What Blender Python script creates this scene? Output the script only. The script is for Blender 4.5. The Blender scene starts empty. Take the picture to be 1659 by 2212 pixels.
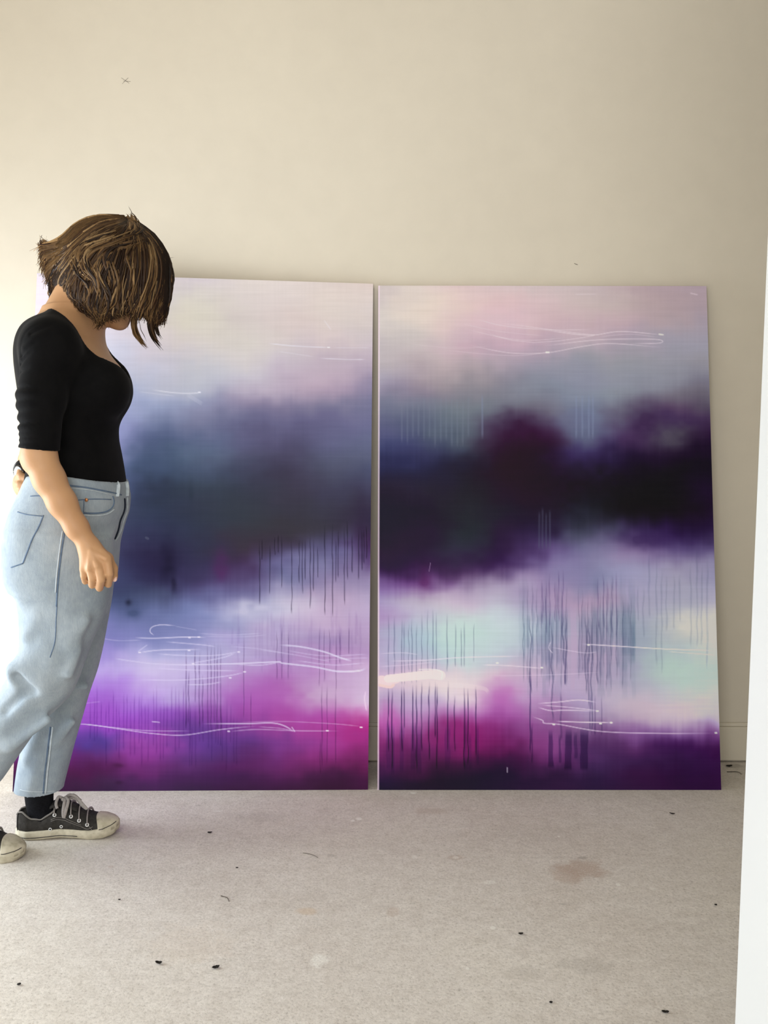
import bpy, math, random
import numpy as np
from mathutils import Vector, Matrix
from mathutils.bvhtree import BVHTree

# ------------------------------------------------------------------ camera, light, exposure
scene = bpy.context.scene
col = scene.collection
F_PX, CX, CY = 2000.0, 829.5, 1106.0          # focal length in pixels of the 1659 x 2212 frame
CAM_H, PITCH = 1.011, math.radians(4.0)
cs, sn = math.cos(PITCH), math.sin(PITCH)

cam_d = bpy.data.cameras.new('camera')
cam_d.sensor_fit = 'VERTICAL'
cam_d.sensor_height = 36.0
cam_d.lens = 36.0 * F_PX / 2212.0
cam_d.clip_start = 0.02
cam = bpy.data.objects.new('camera', cam_d)
cam.location = (0, 0, CAM_H)
cam.rotation_euler = (math.pi / 2 - PITCH, 0, 0)
col.objects.link(cam)
scene.camera = cam

scene.view_settings.view_transform = 'Standard'
scene.view_settings.look = 'None'
scene.view_settings.gamma = 1.0
scene.view_settings.use_curve_mapping = False
scene.view_settings.exposure = 0.10

world = bpy.data.worlds.new('overcast_sky')
scene.world = world
world.use_nodes = True
bg = world.node_tree.nodes['Background']
bg.inputs['Color'].default_value = (0.90, 0.95, 1.0, 1)
bg.inputs['Strength'].default_value = 0.75

def area_light(name, loc, target, sx, sy, power, color):
    d = bpy.data.lights.new(name, 'AREA')
    d.shape = 'RECTANGLE'
    d.size, d.size_y = sx, sy
    d.energy = power
    d.color = color
    o = bpy.data.objects.new(name, d)
    o.location = loc
    dv = Vector(target) - Vector(loc)
    o.rotation_euler = dv.to_track_quat('-Z', 'Z').to_euler()
    col.objects.link(o)
    return o

# daylight entering by the big garage opening on the left of the room
area_light('daylight_opening', (-2.45, 2.0, 0.66), (0.0, 2.05, 0.55), 1.7, 1.2, 70, (0.89, 0.955, 1.0))
# daylight from the doorway in which the photographer stands
area_light('daylight_doorway', (-0.6, -1.6, 1.5), (0.0, 2.9, 1.1), 1.6, 1.8, 52, (1.0, 0.975, 0.93))

# ------------------------------------------------------------------ helpers
def U(px, py, Y):
    """point of the vertical plane at distance Y seen at pixel (px, py)"""
    r, u = (px - CX) / F_PX, (CY - py) / F_PX
    dy, dz = cs + u * sn, -sn + u * cs
    t = Y / dy
    return np.array([r * t, Y, CAM_H + t * dz])

def floor_pt(px, py, z=0.0):
    r, u = (px - CX) / F_PX, (CY - py) / F_PX
    dy, dz = cs + u * sn, -sn + u * cs
    t = (z - CAM_H) / dz
    return np.array([r * t, t * dy, z])

def to_lin(c):
    c = np.asarray(c, dtype=float) / 255.0
    return np.where(c <= 0.04045, c / 12.92, ((c + 0.055) / 1.055) ** 2.4)

def lin(r, g, b):
    v = to_lin((r, g, b))
    return (float(v[0]), float(v[1]), float(v[2]), 1.0)

class NT:
    def __init__(self, name):
        self.m = bpy.data.materials.new(name)
        self.m.use_nodes = True
        self.t = self.m.node_tree
        self.b = self.t.nodes['Principled BSDF']
    def n(self, typ, **kw):
        nd = self.t.nodes.new(typ)
        for k, v in kw.items():
            if k in nd.inputs:
                nd.inputs[k].default_value = v
            else:
                setattr(nd, k, v)
        return nd
    def l(self, a, b):
        self.t.links.new(a, b)
    def coord(self, out='Object'):
        return self.n('ShaderNodeTexCoord').outputs[out]
    def noise(self, vec, scale, detail=3.0, rough=0.5):
        nd = self.n('ShaderNodeTexNoise')
        nd.inputs['Scale'].default_value = scale
        nd.inputs['Detail'].default_value = detail
        nd.inputs['Roughness'].default_value = rough
        self.l(vec, nd.inputs['Vector'])
        return nd.outputs['Fac']
    def ramp(self, fac, stops):
        nd = self.n('ShaderNodeValToRGB')
        e = nd.color_ramp.elements
        while len(e) < len(stops):
            e.new(0.5)
        for el, (p, c) in zip(e, stops):
            el.position = p
            el.color = c if len(c) == 4 else (*c, 1)
        self.l(fac, nd.inputs['Fac'])
        return nd.outputs['Color']
    def mix(self, fac, a, b, mode='MIX'):
        nd = self.n('ShaderNodeMix', data_type='RGBA', blend_type=mode)
        for sock, v in ((nd.inputs[0], fac), (nd.inputs[6], a), (nd.inputs[7], b)):
            if isinstance(v, (int, float)):
                sock.default_value = v
            elif isinstance(v, tuple):
                sock.default_value = v
            else:
                self.l(v, sock)
        return nd.outputs[2]
    def math(self, op, a, b=0.0, clamp=False):
        nd = self.n('ShaderNodeMath', operation=op, use_clamp=clamp)
        for i, v in enumerate((a, b)):
            if isinstance(v, (int, float)):
                nd.inputs[i].default_value = v
            else:
                self.l(v, nd.inputs[i])
        return nd.outputs[0]
    def bump(self, h, strength, dist):
        nd = self.n('ShaderNodeBump')
        nd.inputs['Strength'].default_value = strength
        nd.inputs['Distance'].default_value = dist
        self.l(h, nd.inputs['Height'])
        self.l(nd.outputs['Normal'], self.b.inputs['Normal'])
    def base(self, c):
        if isinstance(c, tuple):
            self.b.inputs['Base Color'].default_value = c
        else:
            self.l(c, self.b.inputs['Base Color'])
    def rough(self, r, spec=0.5):
        self.b.inputs['Roughness'].default_value = r
        self.b.inputs['Specular IOR Level'].default_value = spec

def simple_mat(name, c, rough=0.6, spec=0.4, var=0.12, scale=60, bump=0.15, metal=0.0):
    m = NT(name)
    co = m.coord()
    f = m.noise(co, scale, 4)
    c0 = tuple(x * (1 - var) for x in c[:3]) + (1,)
    c1 = tuple(min(1, x * (1 + var)) for x in c[:3]) + (1,)
    m.base(m.ramp(f, [(0.3, c0), (0.7, c1)]))
    m.rough(rough, spec)
    m.b.inputs['Metallic'].default_value = metal
    if bump:
        m.bump(m.noise(co, scale * 3, 2), bump, 0.002)
    return m.m

def link_mesh(name, verts, faces, mat, parent=None, origin=None, smooth=True, colors=None):
    """one mesh object; verts in world coordinates; a child shares its parent's origin"""
    verts = np.asarray(verts, dtype=np.float64)
    if parent is not None:
        o0 = np.array(parent['_o'])
    else:
        o0 = np.array(origin if origin is not None else (0, 0, 0), dtype=float)
    me = bpy.data.meshes.new(name)
    v = (verts - o0).astype(np.float32)
    if isinstance(faces, np.ndarray) and faces.ndim == 2:
        nf, k = faces.shape
        me.vertices.add(len(v)); me.vertices.foreach_set('co', v.ravel())
        me.loops.add(nf * k); me.loops.foreach_set('vertex_index', faces.astype(np.int32).ravel())
        me.polygons.add(nf)
        me.polygons.foreach_set('loop_start', np.arange(nf, dtype=np.int32) * k)
        me.update(calc_edges=True)
    else:
        me.from_pydata([tuple(map(float, p)) for p in v], [], [tuple(map(int, f)) for f in faces])
    me.validate()
    if smooth:
        me.polygons.foreach_set('use_smooth', np.ones(len(me.polygons), dtype=bool))
    if colors is not None:
        a = me.color_attributes.new('paint', 'FLOAT_COLOR', 'POINT')
        c4 = np.ones((len(v), 4), dtype=np.float32); c4[:, :3] = colors
        a.data.foreach_set('color', c4.ravel())
    me.materials.append(mat)
    o = bpy.data.objects.new(name, me)
    col.objects.link(o)
    if parent is not None:
        o.parent = parent
    else:
        o.location = tuple(o0)
    o['_o'] = [float(x) for x in o0]
    return o

def thing(name, label, cat, loc=(0, 0, 0), group=None):
    o = bpy.data.objects.new(name, None)
    o.empty_display_size = 0.1
    o.location = tuple(loc)
    col.objects.link(o)
    o['_o'] = [float(x) for x in loc]
    return tag(o, label, cat, group)

def tag(o, label, cat, group=None):
    o['label'] = label
    o['category'] = cat
    if group:
        o['group'] = group
    return o

def structure(o, label=None):
    o['kind'] = 'structure'
    if label:
        o['label'] = label
    return o

def box_geo(x0, x1, y0, y1, z0, z1):
    v = [(x0, y0, z0), (x1, y0, z0), (x1, y1, z0), (x0, y1, z0), (x0, y0, z1), (x1, y0, z1), (x1, y1, z1), (x0, y1, z1)]
    f = [(0, 3, 2, 1), (4, 5, 6, 7), (0, 1, 5, 4), (1, 2, 6, 5), (2, 3, 7, 6), (3, 0, 4, 7)]
    return v, f

def bevel(o, w=0.004, seg=2):
    md = o.modifiers.new('bevel', 'BEVEL')
    md.width = w; md.segments = seg; md.limit_method = 'ANGLE'
    return o

def spline(pts, n):
    """Catmull-Rom through pts, n samples"""
    p = np.asarray(pts, dtype=float)
    if len(p) == 2:
        t = np.linspace(0, 1, n)[:, None]
        return p[0] * (1 - t) + p[1] * t
    q = np.vstack([2 * p[0] - p[1], p, 2 * p[-1] - p[-2]])
    s = np.linspace(0, len(p) - 1 - 1e-9, n)
    i = s.astype(int); t = (s - i)[:, None]
    a, b, c, d = q[i], q[i + 1], q[i + 2], q[i + 3]
    return 0.5 * (2 * b + (c - a) * t + (2 * a - 5 * b + 4 * c - d) * t ** 2 + (3 * b - a - 3 * c + d) * t ** 3)

def tube_geo(path, radii, sides=6, flat=1.0, ref=(0, 1, 0), cap=True):
    """tube along path; flat scales the thickness along the ref-ish axis"""
    p = np.asarray(path, dtype=float); n = len(p)
    r = np.broadcast_to(np.asarray(radii, dtype=float), (n,))
    t = np.gradient(p, axis=0); t /= np.linalg.norm(t, axis=1)[:, None] + 1e-12
    ref = np.asarray(ref, dtype=float)
    a = np.cross(t, ref); ln = np.linalg.norm(a, axis=1)
    bad = ln < 1e-3
    a[bad] = np.cross(t[bad], (1, 0, 0.3)); a /= np.linalg.norm(a, axis=1)[:, None] + 1e-12
    b = np.cross(t, a)
    ang = np.linspace(0, 2 * math.pi, sides, endpoint=False)
    v = p[:, None, :] + r[:, None, None] * (np.cos(ang)[None, :, None] * a[:, None, :] + flat * np.sin(ang)[None, :, None] * b[:, None, :])
    v = v.reshape(-1, 3)
    i = np.arange(n - 1)[:, None] * sides; j = np.arange(sides)[None, :]; j2 = (j + 1) % sides
    f = np.stack([i + j, i + j2, i + sides + j2, i + sides + j], axis=-1).reshape(-1, 4)
    return v, f

class Geo:
    """collects pieces of one mesh"""
    def __init__(self):
        self.v, self.f, self.c, self.n = [], [], [], 0
    def add(self, v, f, color=None):
        v = np.asarray(v, dtype=float)
        self.v.append(v)
        self.f += [tuple(int(k) + self.n for k in q) for q in f]
        if color is not None:
            self.c.append(np.broadcast_to(np.asarray(color, dtype=float), (len(v), 3)))
        self.n += len(v)
    def tube(self, path, radii, sides=6, flat=1.0, ref=(0, 1, 0), color=None):
        v, f = tube_geo(path, radii, sides, flat, ref)
        n = len(path)
        f = [tuple(q) for q in f] + [tuple(range(sides))[::-1], tuple(range((n - 1) * sides, n * sides))]
        self.add(v, f, color)
    def box(self, *a):
        self.add(*box_geo(*a))
    def build(self, name, mat, parent=None, origin=None, smooth=True):
        c = np.vstack(self.c) if self.c else None
        return link_mesh(name, np.vstack(self.v), self.f, mat, parent, origin, smooth, c)

# ---- signed-distance modelling: smooth unions of shapes, meshed with surface nets
def smin(a, b, k):
    if k <= 0:
        return np.minimum(a, b)
    h = np.maximum(k - np.abs(a - b), 0) / k
    return np.minimum(a, b) - h * h * k * 0.25

class Field:
    def __init__(self, lo, hi, res):
        self.lo = np.array(lo, dtype=float); self.res = res
        n = np.ceil((np.array(hi) - self.lo) / res).astype(int) + 1
        self.ax = [self.lo[i] + np.arange(n[i]) * res for i in range(3)]
        self.d = np.full(tuple(n), 1.0, dtype=np.float32)
    def window(self, lo, hi):
        s = []
        for i in range(3):
            a = int(np.clip(np.floor((lo[i] - self.lo[i]) / self.res), 0, len(self.ax[i])))
            b = int(np.clip(np.ceil((hi[i] - self.lo[i]) / self.res) + 1, 0, len(self.ax[i])))
            s.append(slice(a, max(a, b)))
        return tuple(s)
    def grid(self, s):
        return (self.ax[0][s[0]][:, None, None], self.ax[1][s[1]][None, :, None], self.ax[2][s[2]][None, None, :])
    def put(self, s, d, k, mode='add'):
        if mode == 'add':
            self.d[s] = smin(self.d[s], d.astype(np.float32), k)
        else:
            self.d[s] = -smin(-self.d[s], d.astype(np.float32), k)
    def cone(self, a, b, ra, rb, k=0.0, mode='add', sq=(1, 1, 1)):
        """capsule with two radii, optionally squashed per axis (sq > 1 makes it thinner on that axis)"""
        a = np.asarray(a, float); b = np.asarray(b, float); sq = np.asarray(sq, float)
        m = max(ra, rb) + k + 3 * self.res
        s = self.window(np.minimum(a, b) - m, np.maximum(a, b) + m)
        x, y, z = self.grid(s)
        px, py, pz = (x - a[0]) * sq[0], (y - a[1]) * sq[1], (z - a[2]) * sq[2]
        ba = (b - a) * sq
        L = float(ba @ ba) + 1e-12
        t = np.clip((px * ba[0] + py * ba[1] + pz * ba[2]) / L, 0, 1)
        d = np.sqrt((px - t * ba[0]) ** 2 + (py - t * ba[1]) ** 2 + (pz - t * ba[2]) ** 2) - (ra + (rb - ra) * t)
        self.put(s, d / max(sq) if mode == 'add' else d, k, mode)
    def chain(self, pts, radii, k=0.0, mode='add', sq=(1, 1, 1)):
        for i in range(len(pts) - 1):
            self.cone(pts[i], pts[i + 1], radii[i], radii[i + 1], k, mode, sq)
    def ell(self, c, r, R=None, k=0.0, mode='add'):
        """ellipsoid with centre c, radii r, axes = rows of R"""
        c = np.asarray(c, float); r = np.asarray(r, float)
        R = np.eye(3) if R is None else np.asarray(R, float)
        m = max(r) + k + 3 * self.res
        s = self.window(c - m, c + m)
        x, y, z = self.grid(s)
        x, y, z = x - c[0], y - c[1], z - c[2]
        q = 0; g = 0
        for i in range(3):
            e = (x * R[i, 0] + y * R[i, 1] + z * R[i, 2])
            q = q + (e / r[i]) ** 2
            g = g + (e / r[i] ** 2) ** 2
        k0 = np.sqrt(q); k1 = np.sqrt(g) + 1e-9
        self.put(s, k0 * (k0 - 1) / k1, k, mode)
    def stack(self, secs, k=0.0, mode='add', grow=0.0, n=2.0, smooth=2):
        """secs: rows (z, x_back, x_front, y_centre, half_width); ellipse sections along z"""
        A = np.array(sorted(secs), dtype=float)
        zf = np.linspace(A[0, 0], A[-1, 0], 120)
        B = np.stack([np.interp(zf, A[:, 0], A[:, j]) for j in range(1, 5)], 1)
        ker = np.exp(-np.linspace(-2, 2, 2 * smooth * 3 + 1) ** 2); ker /= ker.sum()
        h = len(ker) // 2
        B = np.stack([np.convolve(np.concatenate([2 * B[0, j] - B[h:0:-1, j], B[:, j], 2 * B[-1, j] - B[-2:-h - 2:-1, j]]), ker, 'valid') for j in range(4)], 1)
        m = k + grow + 4 * self.res
        lo = np.array([B[:, 0].min(), (B[:, 2] - B[:, 3]).min(), zf[0]]) - m
        hi = np.array([B[:, 1].max(), (B[:, 2] + B[:, 3]).max(), zf[-1]]) + m
        s = self.window(lo, hi)
        x, y, z = self.grid(s)
        zz = self.ax[2][s[2]]
        g = [np.interp(zz, zf, B[:, j])[None, None, :] for j in range(4)]
        cx, a = (g[0] + g[1]) / 2, (g[1] - g[0]) / 2 + grow
        dx, dy = x - cx, y - g[2]
        b = g[3] + grow
        q = ((np.abs(dx) / a) ** n + (np.abs(dy) / b) ** n) ** (1 / n) + 1e-6
        rr = np.sqrt(dx * dx + dy * dy) + 1e-6
        d = rr * (1 - 1 / q)
        d = np.where(q < 0.3, -np.minimum(a, b) * 0.7 + 0 * d, d)
        sl = np.abs(np.gradient(B[:, 0] + B[:, 1], zf)) / 2
        d = d / np.sqrt(1 + 0.5 * np.interp(zz, zf, sl)[None, None, :] ** 2)
        d = np.maximum(d, np.maximum(z - zf[-1] - grow, zf[0] - grow - z))
        self.put(s, d, k, mode)
    def cut(self, fn, lo=None, hi=None, k=0.0):
        """remove where fn(x, y, z) < 0"""
        s = self.window(lo if lo is not None else self.lo, hi if hi is not None else [a[-1] for a in self.ax])
        x, y, z = self.grid(s)
        self.put(s, fn(x, y, z) + 0 * (x + y + z), k, 'sub')
    def mesh(self):
        d = self.d
        ins = d < 0
        nx, ny, nz = d.shape
        cnt = np.zeros((nx - 1, ny - 1, nz - 1), dtype=np.int8)
        for a in (0, 1):
            for b in (0, 1):
                for c in (0, 1):
                    cnt += ins[a:nx - 1 + a, b:ny - 1 + b, c:nz - 1 + c]
        act = (cnt > 0) & (cnt < 8)
        idx = np.full(act.shape, -1, dtype=np.int64)
        ci = np.argwhere(act)
        idx[act] = np.arange(len(ci))
        acc = np.zeros((len(ci), 3)); num = np.zeros(len(ci))
        cor = [(a, b, c) for a in (0, 1) for b in (0, 1) for c in (0, 1)]
        val = {o: d[ci[:, 0] + o[0], ci[:, 1] + o[1], ci[:, 2] + o[2]].astype(float) for o in cor}
        for o in cor:
            for axis in range(3):
                if o[axis] == 1:
                    continue
                p = list(o); p[axis] = 1; p = tuple(p)
                v0, v1 = val[o], val[p]
                m = (v0 < 0) != (v1 < 0)
                t = v0[m] / (v0[m] - v1[m])
                pt = np.tile(np.array(o, float), (int(m.sum()), 1)); pt[:, axis] = t
                acc[m] += pt; num[m] += 1
        verts = self.lo + (ci + acc / num[:, None]) * self.res
        faces = []
        for axis in range(3):
            o1, o2 = [(1, 2), (2, 0), (0, 1)][axis]
            sa = [slice(None)] * 3; sb = [slice(None)] * 3
            sa[axis] = slice(0, -1); sb[axis] = slice(1, None)
            e0, e1 = ins[tuple(sa)], ins[tuple(sb)]
            ch = np.argwhere(e0 != e1)
            ok = (ch[:, o1] > 0) & (ch[:, o2] > 0) & (ch[:, o1] < d.shape[o1] - 1) & (ch[:, o2] < d.shape[o2] - 1)
            ch = ch[ok]
            flip = ~e0[ch[:, 0], ch[:, 1], ch[:, 2]]
            q = []
            for da, db in ((1, 1), (0, 1), (0, 0), (1, 0)):
                c = ch.copy(); c[:, o1] -= da; c[:, o2] -= db
                q.append(idx[c[:, 0], c[:, 1], c[:, 2]])
            q = np.stack(q, 1)
            q[flip] = q[flip][:, ::-1]
            faces.append(q)
        return verts, np.vstack(faces)
# ------------------------------------------------------------------ the room
BASE_Y = floor_pt(829, 1647)[1]               # front of the baseboard
WALL_Y = BASE_Y + 0.015

def wall_material():
    m = NT('cream_wall_paint')
    co = m.coord()
    big = m.noise(co, 1.3, 3)
    c = m.ramp(big, [(0.3, WALL_C0), (0.7, WALL_C1)])
    fine = m.noise(co, 14, 4)
    c = m.mix(0.06, c, m.ramp(fine, [(0.3, (0.5, 0.47, 0.4)), (0.7, (1, 0.97, 0.9))]), 'MULTIPLY')
    m.base(c)
    m.rough(0.55, 0.25)
    m.bump(m.noise(co, 220, 3), 0.08, 0.001)
    return m.m
WALL_C0, WALL_C1 = (0.74, 0.680, 0.575, 1), (0.78, 0.720, 0.610, 1)
wall_m = wall_material()
ceil_m = simple_mat('ceiling_paint', (0.72, 0.68, 0.60, 1), 0.8, 0.2, 0.02, 4, 0.0)
trim_m = simple_mat('baseboard_paint', (0.76, 0.70, 0.58, 1), 0.4, 0.4, 0.03, 6, 0.0)
white_m = simple_mat('white_door_paint', (0.625, 0.638, 0.635, 1), 0.45, 0.4, 0.015, 5, 0.02)

def floor_material():
    m = NT('worn_concrete')
    co = m.coord()
    c = m.ramp(m.noise(co, 1.6, 5, 0.6), [(0.30, FLOOR_C0), (0.5, FLOOR_C1), (0.72, FLOOR_C2)])
    # fine aggregate speckle
    sp = m.noise(co, 165, 4, 0.72)
    c = m.mix(0.75, c, m.ramp(sp, [(0.30, (0.50, 0.48, 0.46)), (0.46, (0.93, 0.93, 0.93)), (0.60, (1, 1, 1)), (0.76, (1.0, 1.0, 1.0))]), 'MULTIPLY')
    light = m.ramp(m.noise(co, 200, 3, 0.65), [(0.57, (0, 0, 0)), (0.68, (1, 1, 1))])
    c = m.mix(m.math('MULTIPLY', light, 0.5), c, (0.80, 0.78, 0.73, 1))
    mott = m.ramp(m.noise(co, 22, 5, 0.7), [(0.36, (0.90, 0.885, 0.87)), (0.60, (1.03, 1.03, 1.03))])
    c = m.mix(0.7, c, mott, 'MULTIPLY')
    m2 = m.ramp(m.noise(co, 70, 4, 0.7), [(0.38, (0.86, 0.85, 0.84)), (0.58, (1.05, 1.05, 1.05))])
    c = m.mix(0.6, c, m2, 'MULTIPLY')
    dk = m.ramp(m.noise(co, 110, 3, 0.65), [(0.29, (1, 1, 1)), (0.35, (0, 0, 0))])
    c = m.mix(m.math('MULTIPLY', dk, 0.45), c, (0.24, 0.22, 0.19, 1))
    # pale worn flecks
    v = m.n('ShaderNodeTexVoronoi', feature='F1')
    v.inputs['Scale'].default_value = 34
    m.l(co, v.inputs['Vector'])
    msk = m.ramp(v.outputs['Distance'], [(0.03, (1, 1, 1)), (0.10, (0, 0, 0))])
    gate = m.ramp(m.noise(co, 6, 2), [(0.56, (0, 0, 0)), (0.66, (1, 1, 1))])
    c = m.mix(m.math('MULTIPLY', m.math('MULTIPLY', msk, gate), 0.5), c, (0.80, 0.78, 0.72, 1))
    # stains and paint spots at their own places on the slab
    sep = m.n('ShaderNodeSeparateXYZ'); m.l(co, sep.inputs[0])
    wob = m.noise(co, 26, 4, 0.65)
    grain = m.ramp(m.noise(co, 210, 3, 0.6), [(0.40, (0.45, 0.45, 0.45)), (0.54, (1, 1, 1))])
    for (px, py, rx, ry, colr, a, rag) in FLOOR_SPOTS:
        p = floor_pt(px, py)
        sx = max(rx * p[1] / F_PX, 0.002); sy = max(sx * 0.5, ry * p[1] * p[1] / (F_PX * CAM_H))
        dx = m.math('DIVIDE', m.math('SUBTRACT', sep.outputs[0], float(p[0])), float(sx))
        dy = m.math('DIVIDE', m.math('SUBTRACT', sep.outputs[1], float(p[1])), float(sy))
        r = m.math('SQRT', m.math('ADD', m.math('MULTIPLY', dx, dx), m.math('MULTIPLY', dy, dy)))
        r = m.math('ADD', r, m.math('MULTIPLY', m.math('SUBTRACT', wob, 0.5), rag))
        k = m.math('MULTIPLY', m.math('SUBTRACT', 1.0, r, True), 2.2, True)
        k = m.math('MULTIPLY', k, grain if rag > 1.55 else 1.0)
        c = m.mix(m.math('MULTIPLY', k, a), c, colr)
    m.base(c)
    m.rough(0.62, 0.3)
    h = m.math('ADD', m.noise(co, 165, 4, 0.72), m.math('MULTIPLY', m.noise(co, 45, 3), 0.6))
    m.bump(h, 0.40, 0.0025)
    return m.m
FLOOR_C0, FLOOR_C1, FLOOR_C2 = (0.62, 0.565, 0.505, 1), (0.68, 0.635, 0.58, 1), (0.72, 0.675, 0.605, 1)
PK, WT, DK, OR = (0.46, 0.36, 0.29, 1), (0.82, 0.80, 0.74, 1), (0.33, 0.30, 0.26, 1), (0.60, 0.47, 0.34, 1)
FLOOR_SPOTS = [
    (1255, 1878, 58, 28, PK, 0.85, 2.2), (1225, 1888, 44, 24, PK, 0.65, 2.0), (1258, 1853, 12, 4, DK, 0.6, 1.0),
    (663, 1968, 30, 10, OR, 0.55, 1.5), (850, 1970, 18, 12, PK, 0.5, 1.6), (985, 1852, 22, 7, PK, 0.45, 1.2),
    (930, 1752, 45, 10, PK, 0.3, 1.5), (410, 2040, 120, 60, OR, 0.16, 2.0), (1270, 2085, 75, 14, DK, 0.35, 2.4),
    (1130, 2100, 60, 16, DK, 0.25, 2.4), (690, 2075, 22, 16, WT, 0.75, 2.2), (775, 1769, 9, 4, WT, 0.85, 1.2),
    (762, 1773, 6, 3, WT, 0.85, 1.0), (893, 1713, 9, 3, WT, 0.8, 1.0), (1065, 2004, 8, 5, WT, 0.75, 0.8),
    (1335, 1911, 6, 4, WT, 0.8, 0.6), (1410, 1920, 8, 4, WT, 0.5, 1.0), (1058, 1906, 16, 6, WT, 0.6, 1.6),
    (985, 1852, 9, 4, WT, 0.5, 1.0), (470, 1752, 12, 2, WT, 0.5, 1.0), (1207, 1807, 4, 2, WT, 0.8, 0.5),
    (1010, 2092, 5, 4, WT, 0.7, 0.6), (895, 1851, 8, 5, WT, 0.45, 1.2), (560, 1765, 70, 10, DK, 0.25, 2.2),
    (1215, 1953, 12, 3, DK, 0.4, 1.4), (715, 1848, 10, 4, DK, 0.35, 1.2), (240, 1872, 10, 4, PK, 0.4, 1.0),
    (428, 1740, 9, 2, DK, 0.35, 1.0), (1585, 1655, 24, 6, DK, 0.6, 1.2), (1140, 1802, 120, 8, DK, 0.12, 2.4),
]
floor_m = floor_material()

X0, X1, Y0, ZC = -2.6, 2.1, -2.0, 2.75
structure(link_mesh('floor', *box_geo(X0, X1, Y0, WALL_Y, -0.08, 0.0), floor_m, smooth=False), 'pale worn concrete floor with chips and stains')
wb = structure(link_mesh('wall_back', *box_geo(X0, X1, WALL_Y, WALL_Y + 0.1, -0.08, ZC), wall_m, smooth=False), 'cream painted plaster wall behind the paintings')
structure(link_mesh('ceiling', *box_geo(X0, X1, Y0, WALL_Y, ZC, ZC + 0.08), ceil_m, smooth=False))
structure(link_mesh('wall_far_right', *box_geo(X1, X1 + 0.1, Y0, WALL_Y, 0, ZC), wall_m, smooth=False))
# unseen panel added on the left to keep daylight off the upper back wall
structure(link_mesh('added_light_blocker', *box_geo(-1.98, -1.90, Y0, WALL_Y, 1.32, ZC), wall_m, smooth=False))
# baseboard with a small stepped lip, standing a few millimetres above the slab
zt = U(829, 1563, BASE_Y)[2]
g = Geo()
g.box(X0, X1, BASE_Y, WALL_Y, 0.006, zt - 0.012)
g.box(X0, X1, BASE_Y + 0.004, WALL_Y, zt - 0.012, zt)
structure(bevel(g.build('baseboard_back', trim_m, smooth=False), 0.003), 'cream painted baseboard along the wall')
# white wall end close to the camera on the right
e_b, e_t = U(1583, 2212, 1.0), U(1659, 380, 1.0)
dirv = (e_t - e_b) / (e_t[2] - e_b[2])
def on_edge(z):
    return e_b + dirv * (z - e_b[2])
b0, b1 = on_edge(0.0), on_edge(ZC)
v = []
for p in (b0, b1):
    for dx, y in ((0, 1.0), (0.16, 1.0), (0.16, -1.0), (0.06, -1.0)):
        v.append((p[0] + dx, y, p[2]))
f = [(0, 3, 2, 1), (4, 5, 6, 7), (0, 1, 5, 4), (1, 2, 6, 5), (2, 3, 7, 6), (3, 0, 4, 7)]
wr = structure(bevel(link_mesh('wall_right', v, f, white_m, smooth=False), 0.006), 'white wall end close to the camera on the right')
MEASURE = False
ILLUM = [[[0.9687, -0.2908, -0.0292, -0.0866, -0.0023, -0.4218, -0.0815, -0.0082, 0.3721, -0.0679], [0.9377, -0.3053, -0.0124, -0.0789, -0.0112, -0.3675, -0.0767, -0.0091, 0.3628, -0.0745], [0.8663, -0.3095, 0.0037, -0.052, -0.0209, -0.3496, -0.081, 0.0005, 0.3515, -0.071]], [[0.9538, -1.6114, -0.1804, -2.9685, -2.2267, -1.3739, -1.5551, -1.6854, -0.7263, -0.5603], [0.909, -1.7058, -0.1725, -3.0579, -2.7423, -1.0529, -1.5875, -2.1883, -0.7535, -0.4692], [0.8237, -1.4755, -0.148, -2.5306, -2.153, -0.8941, -1.356, -1.5999, -0.3319, -0.3837]]]
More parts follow.
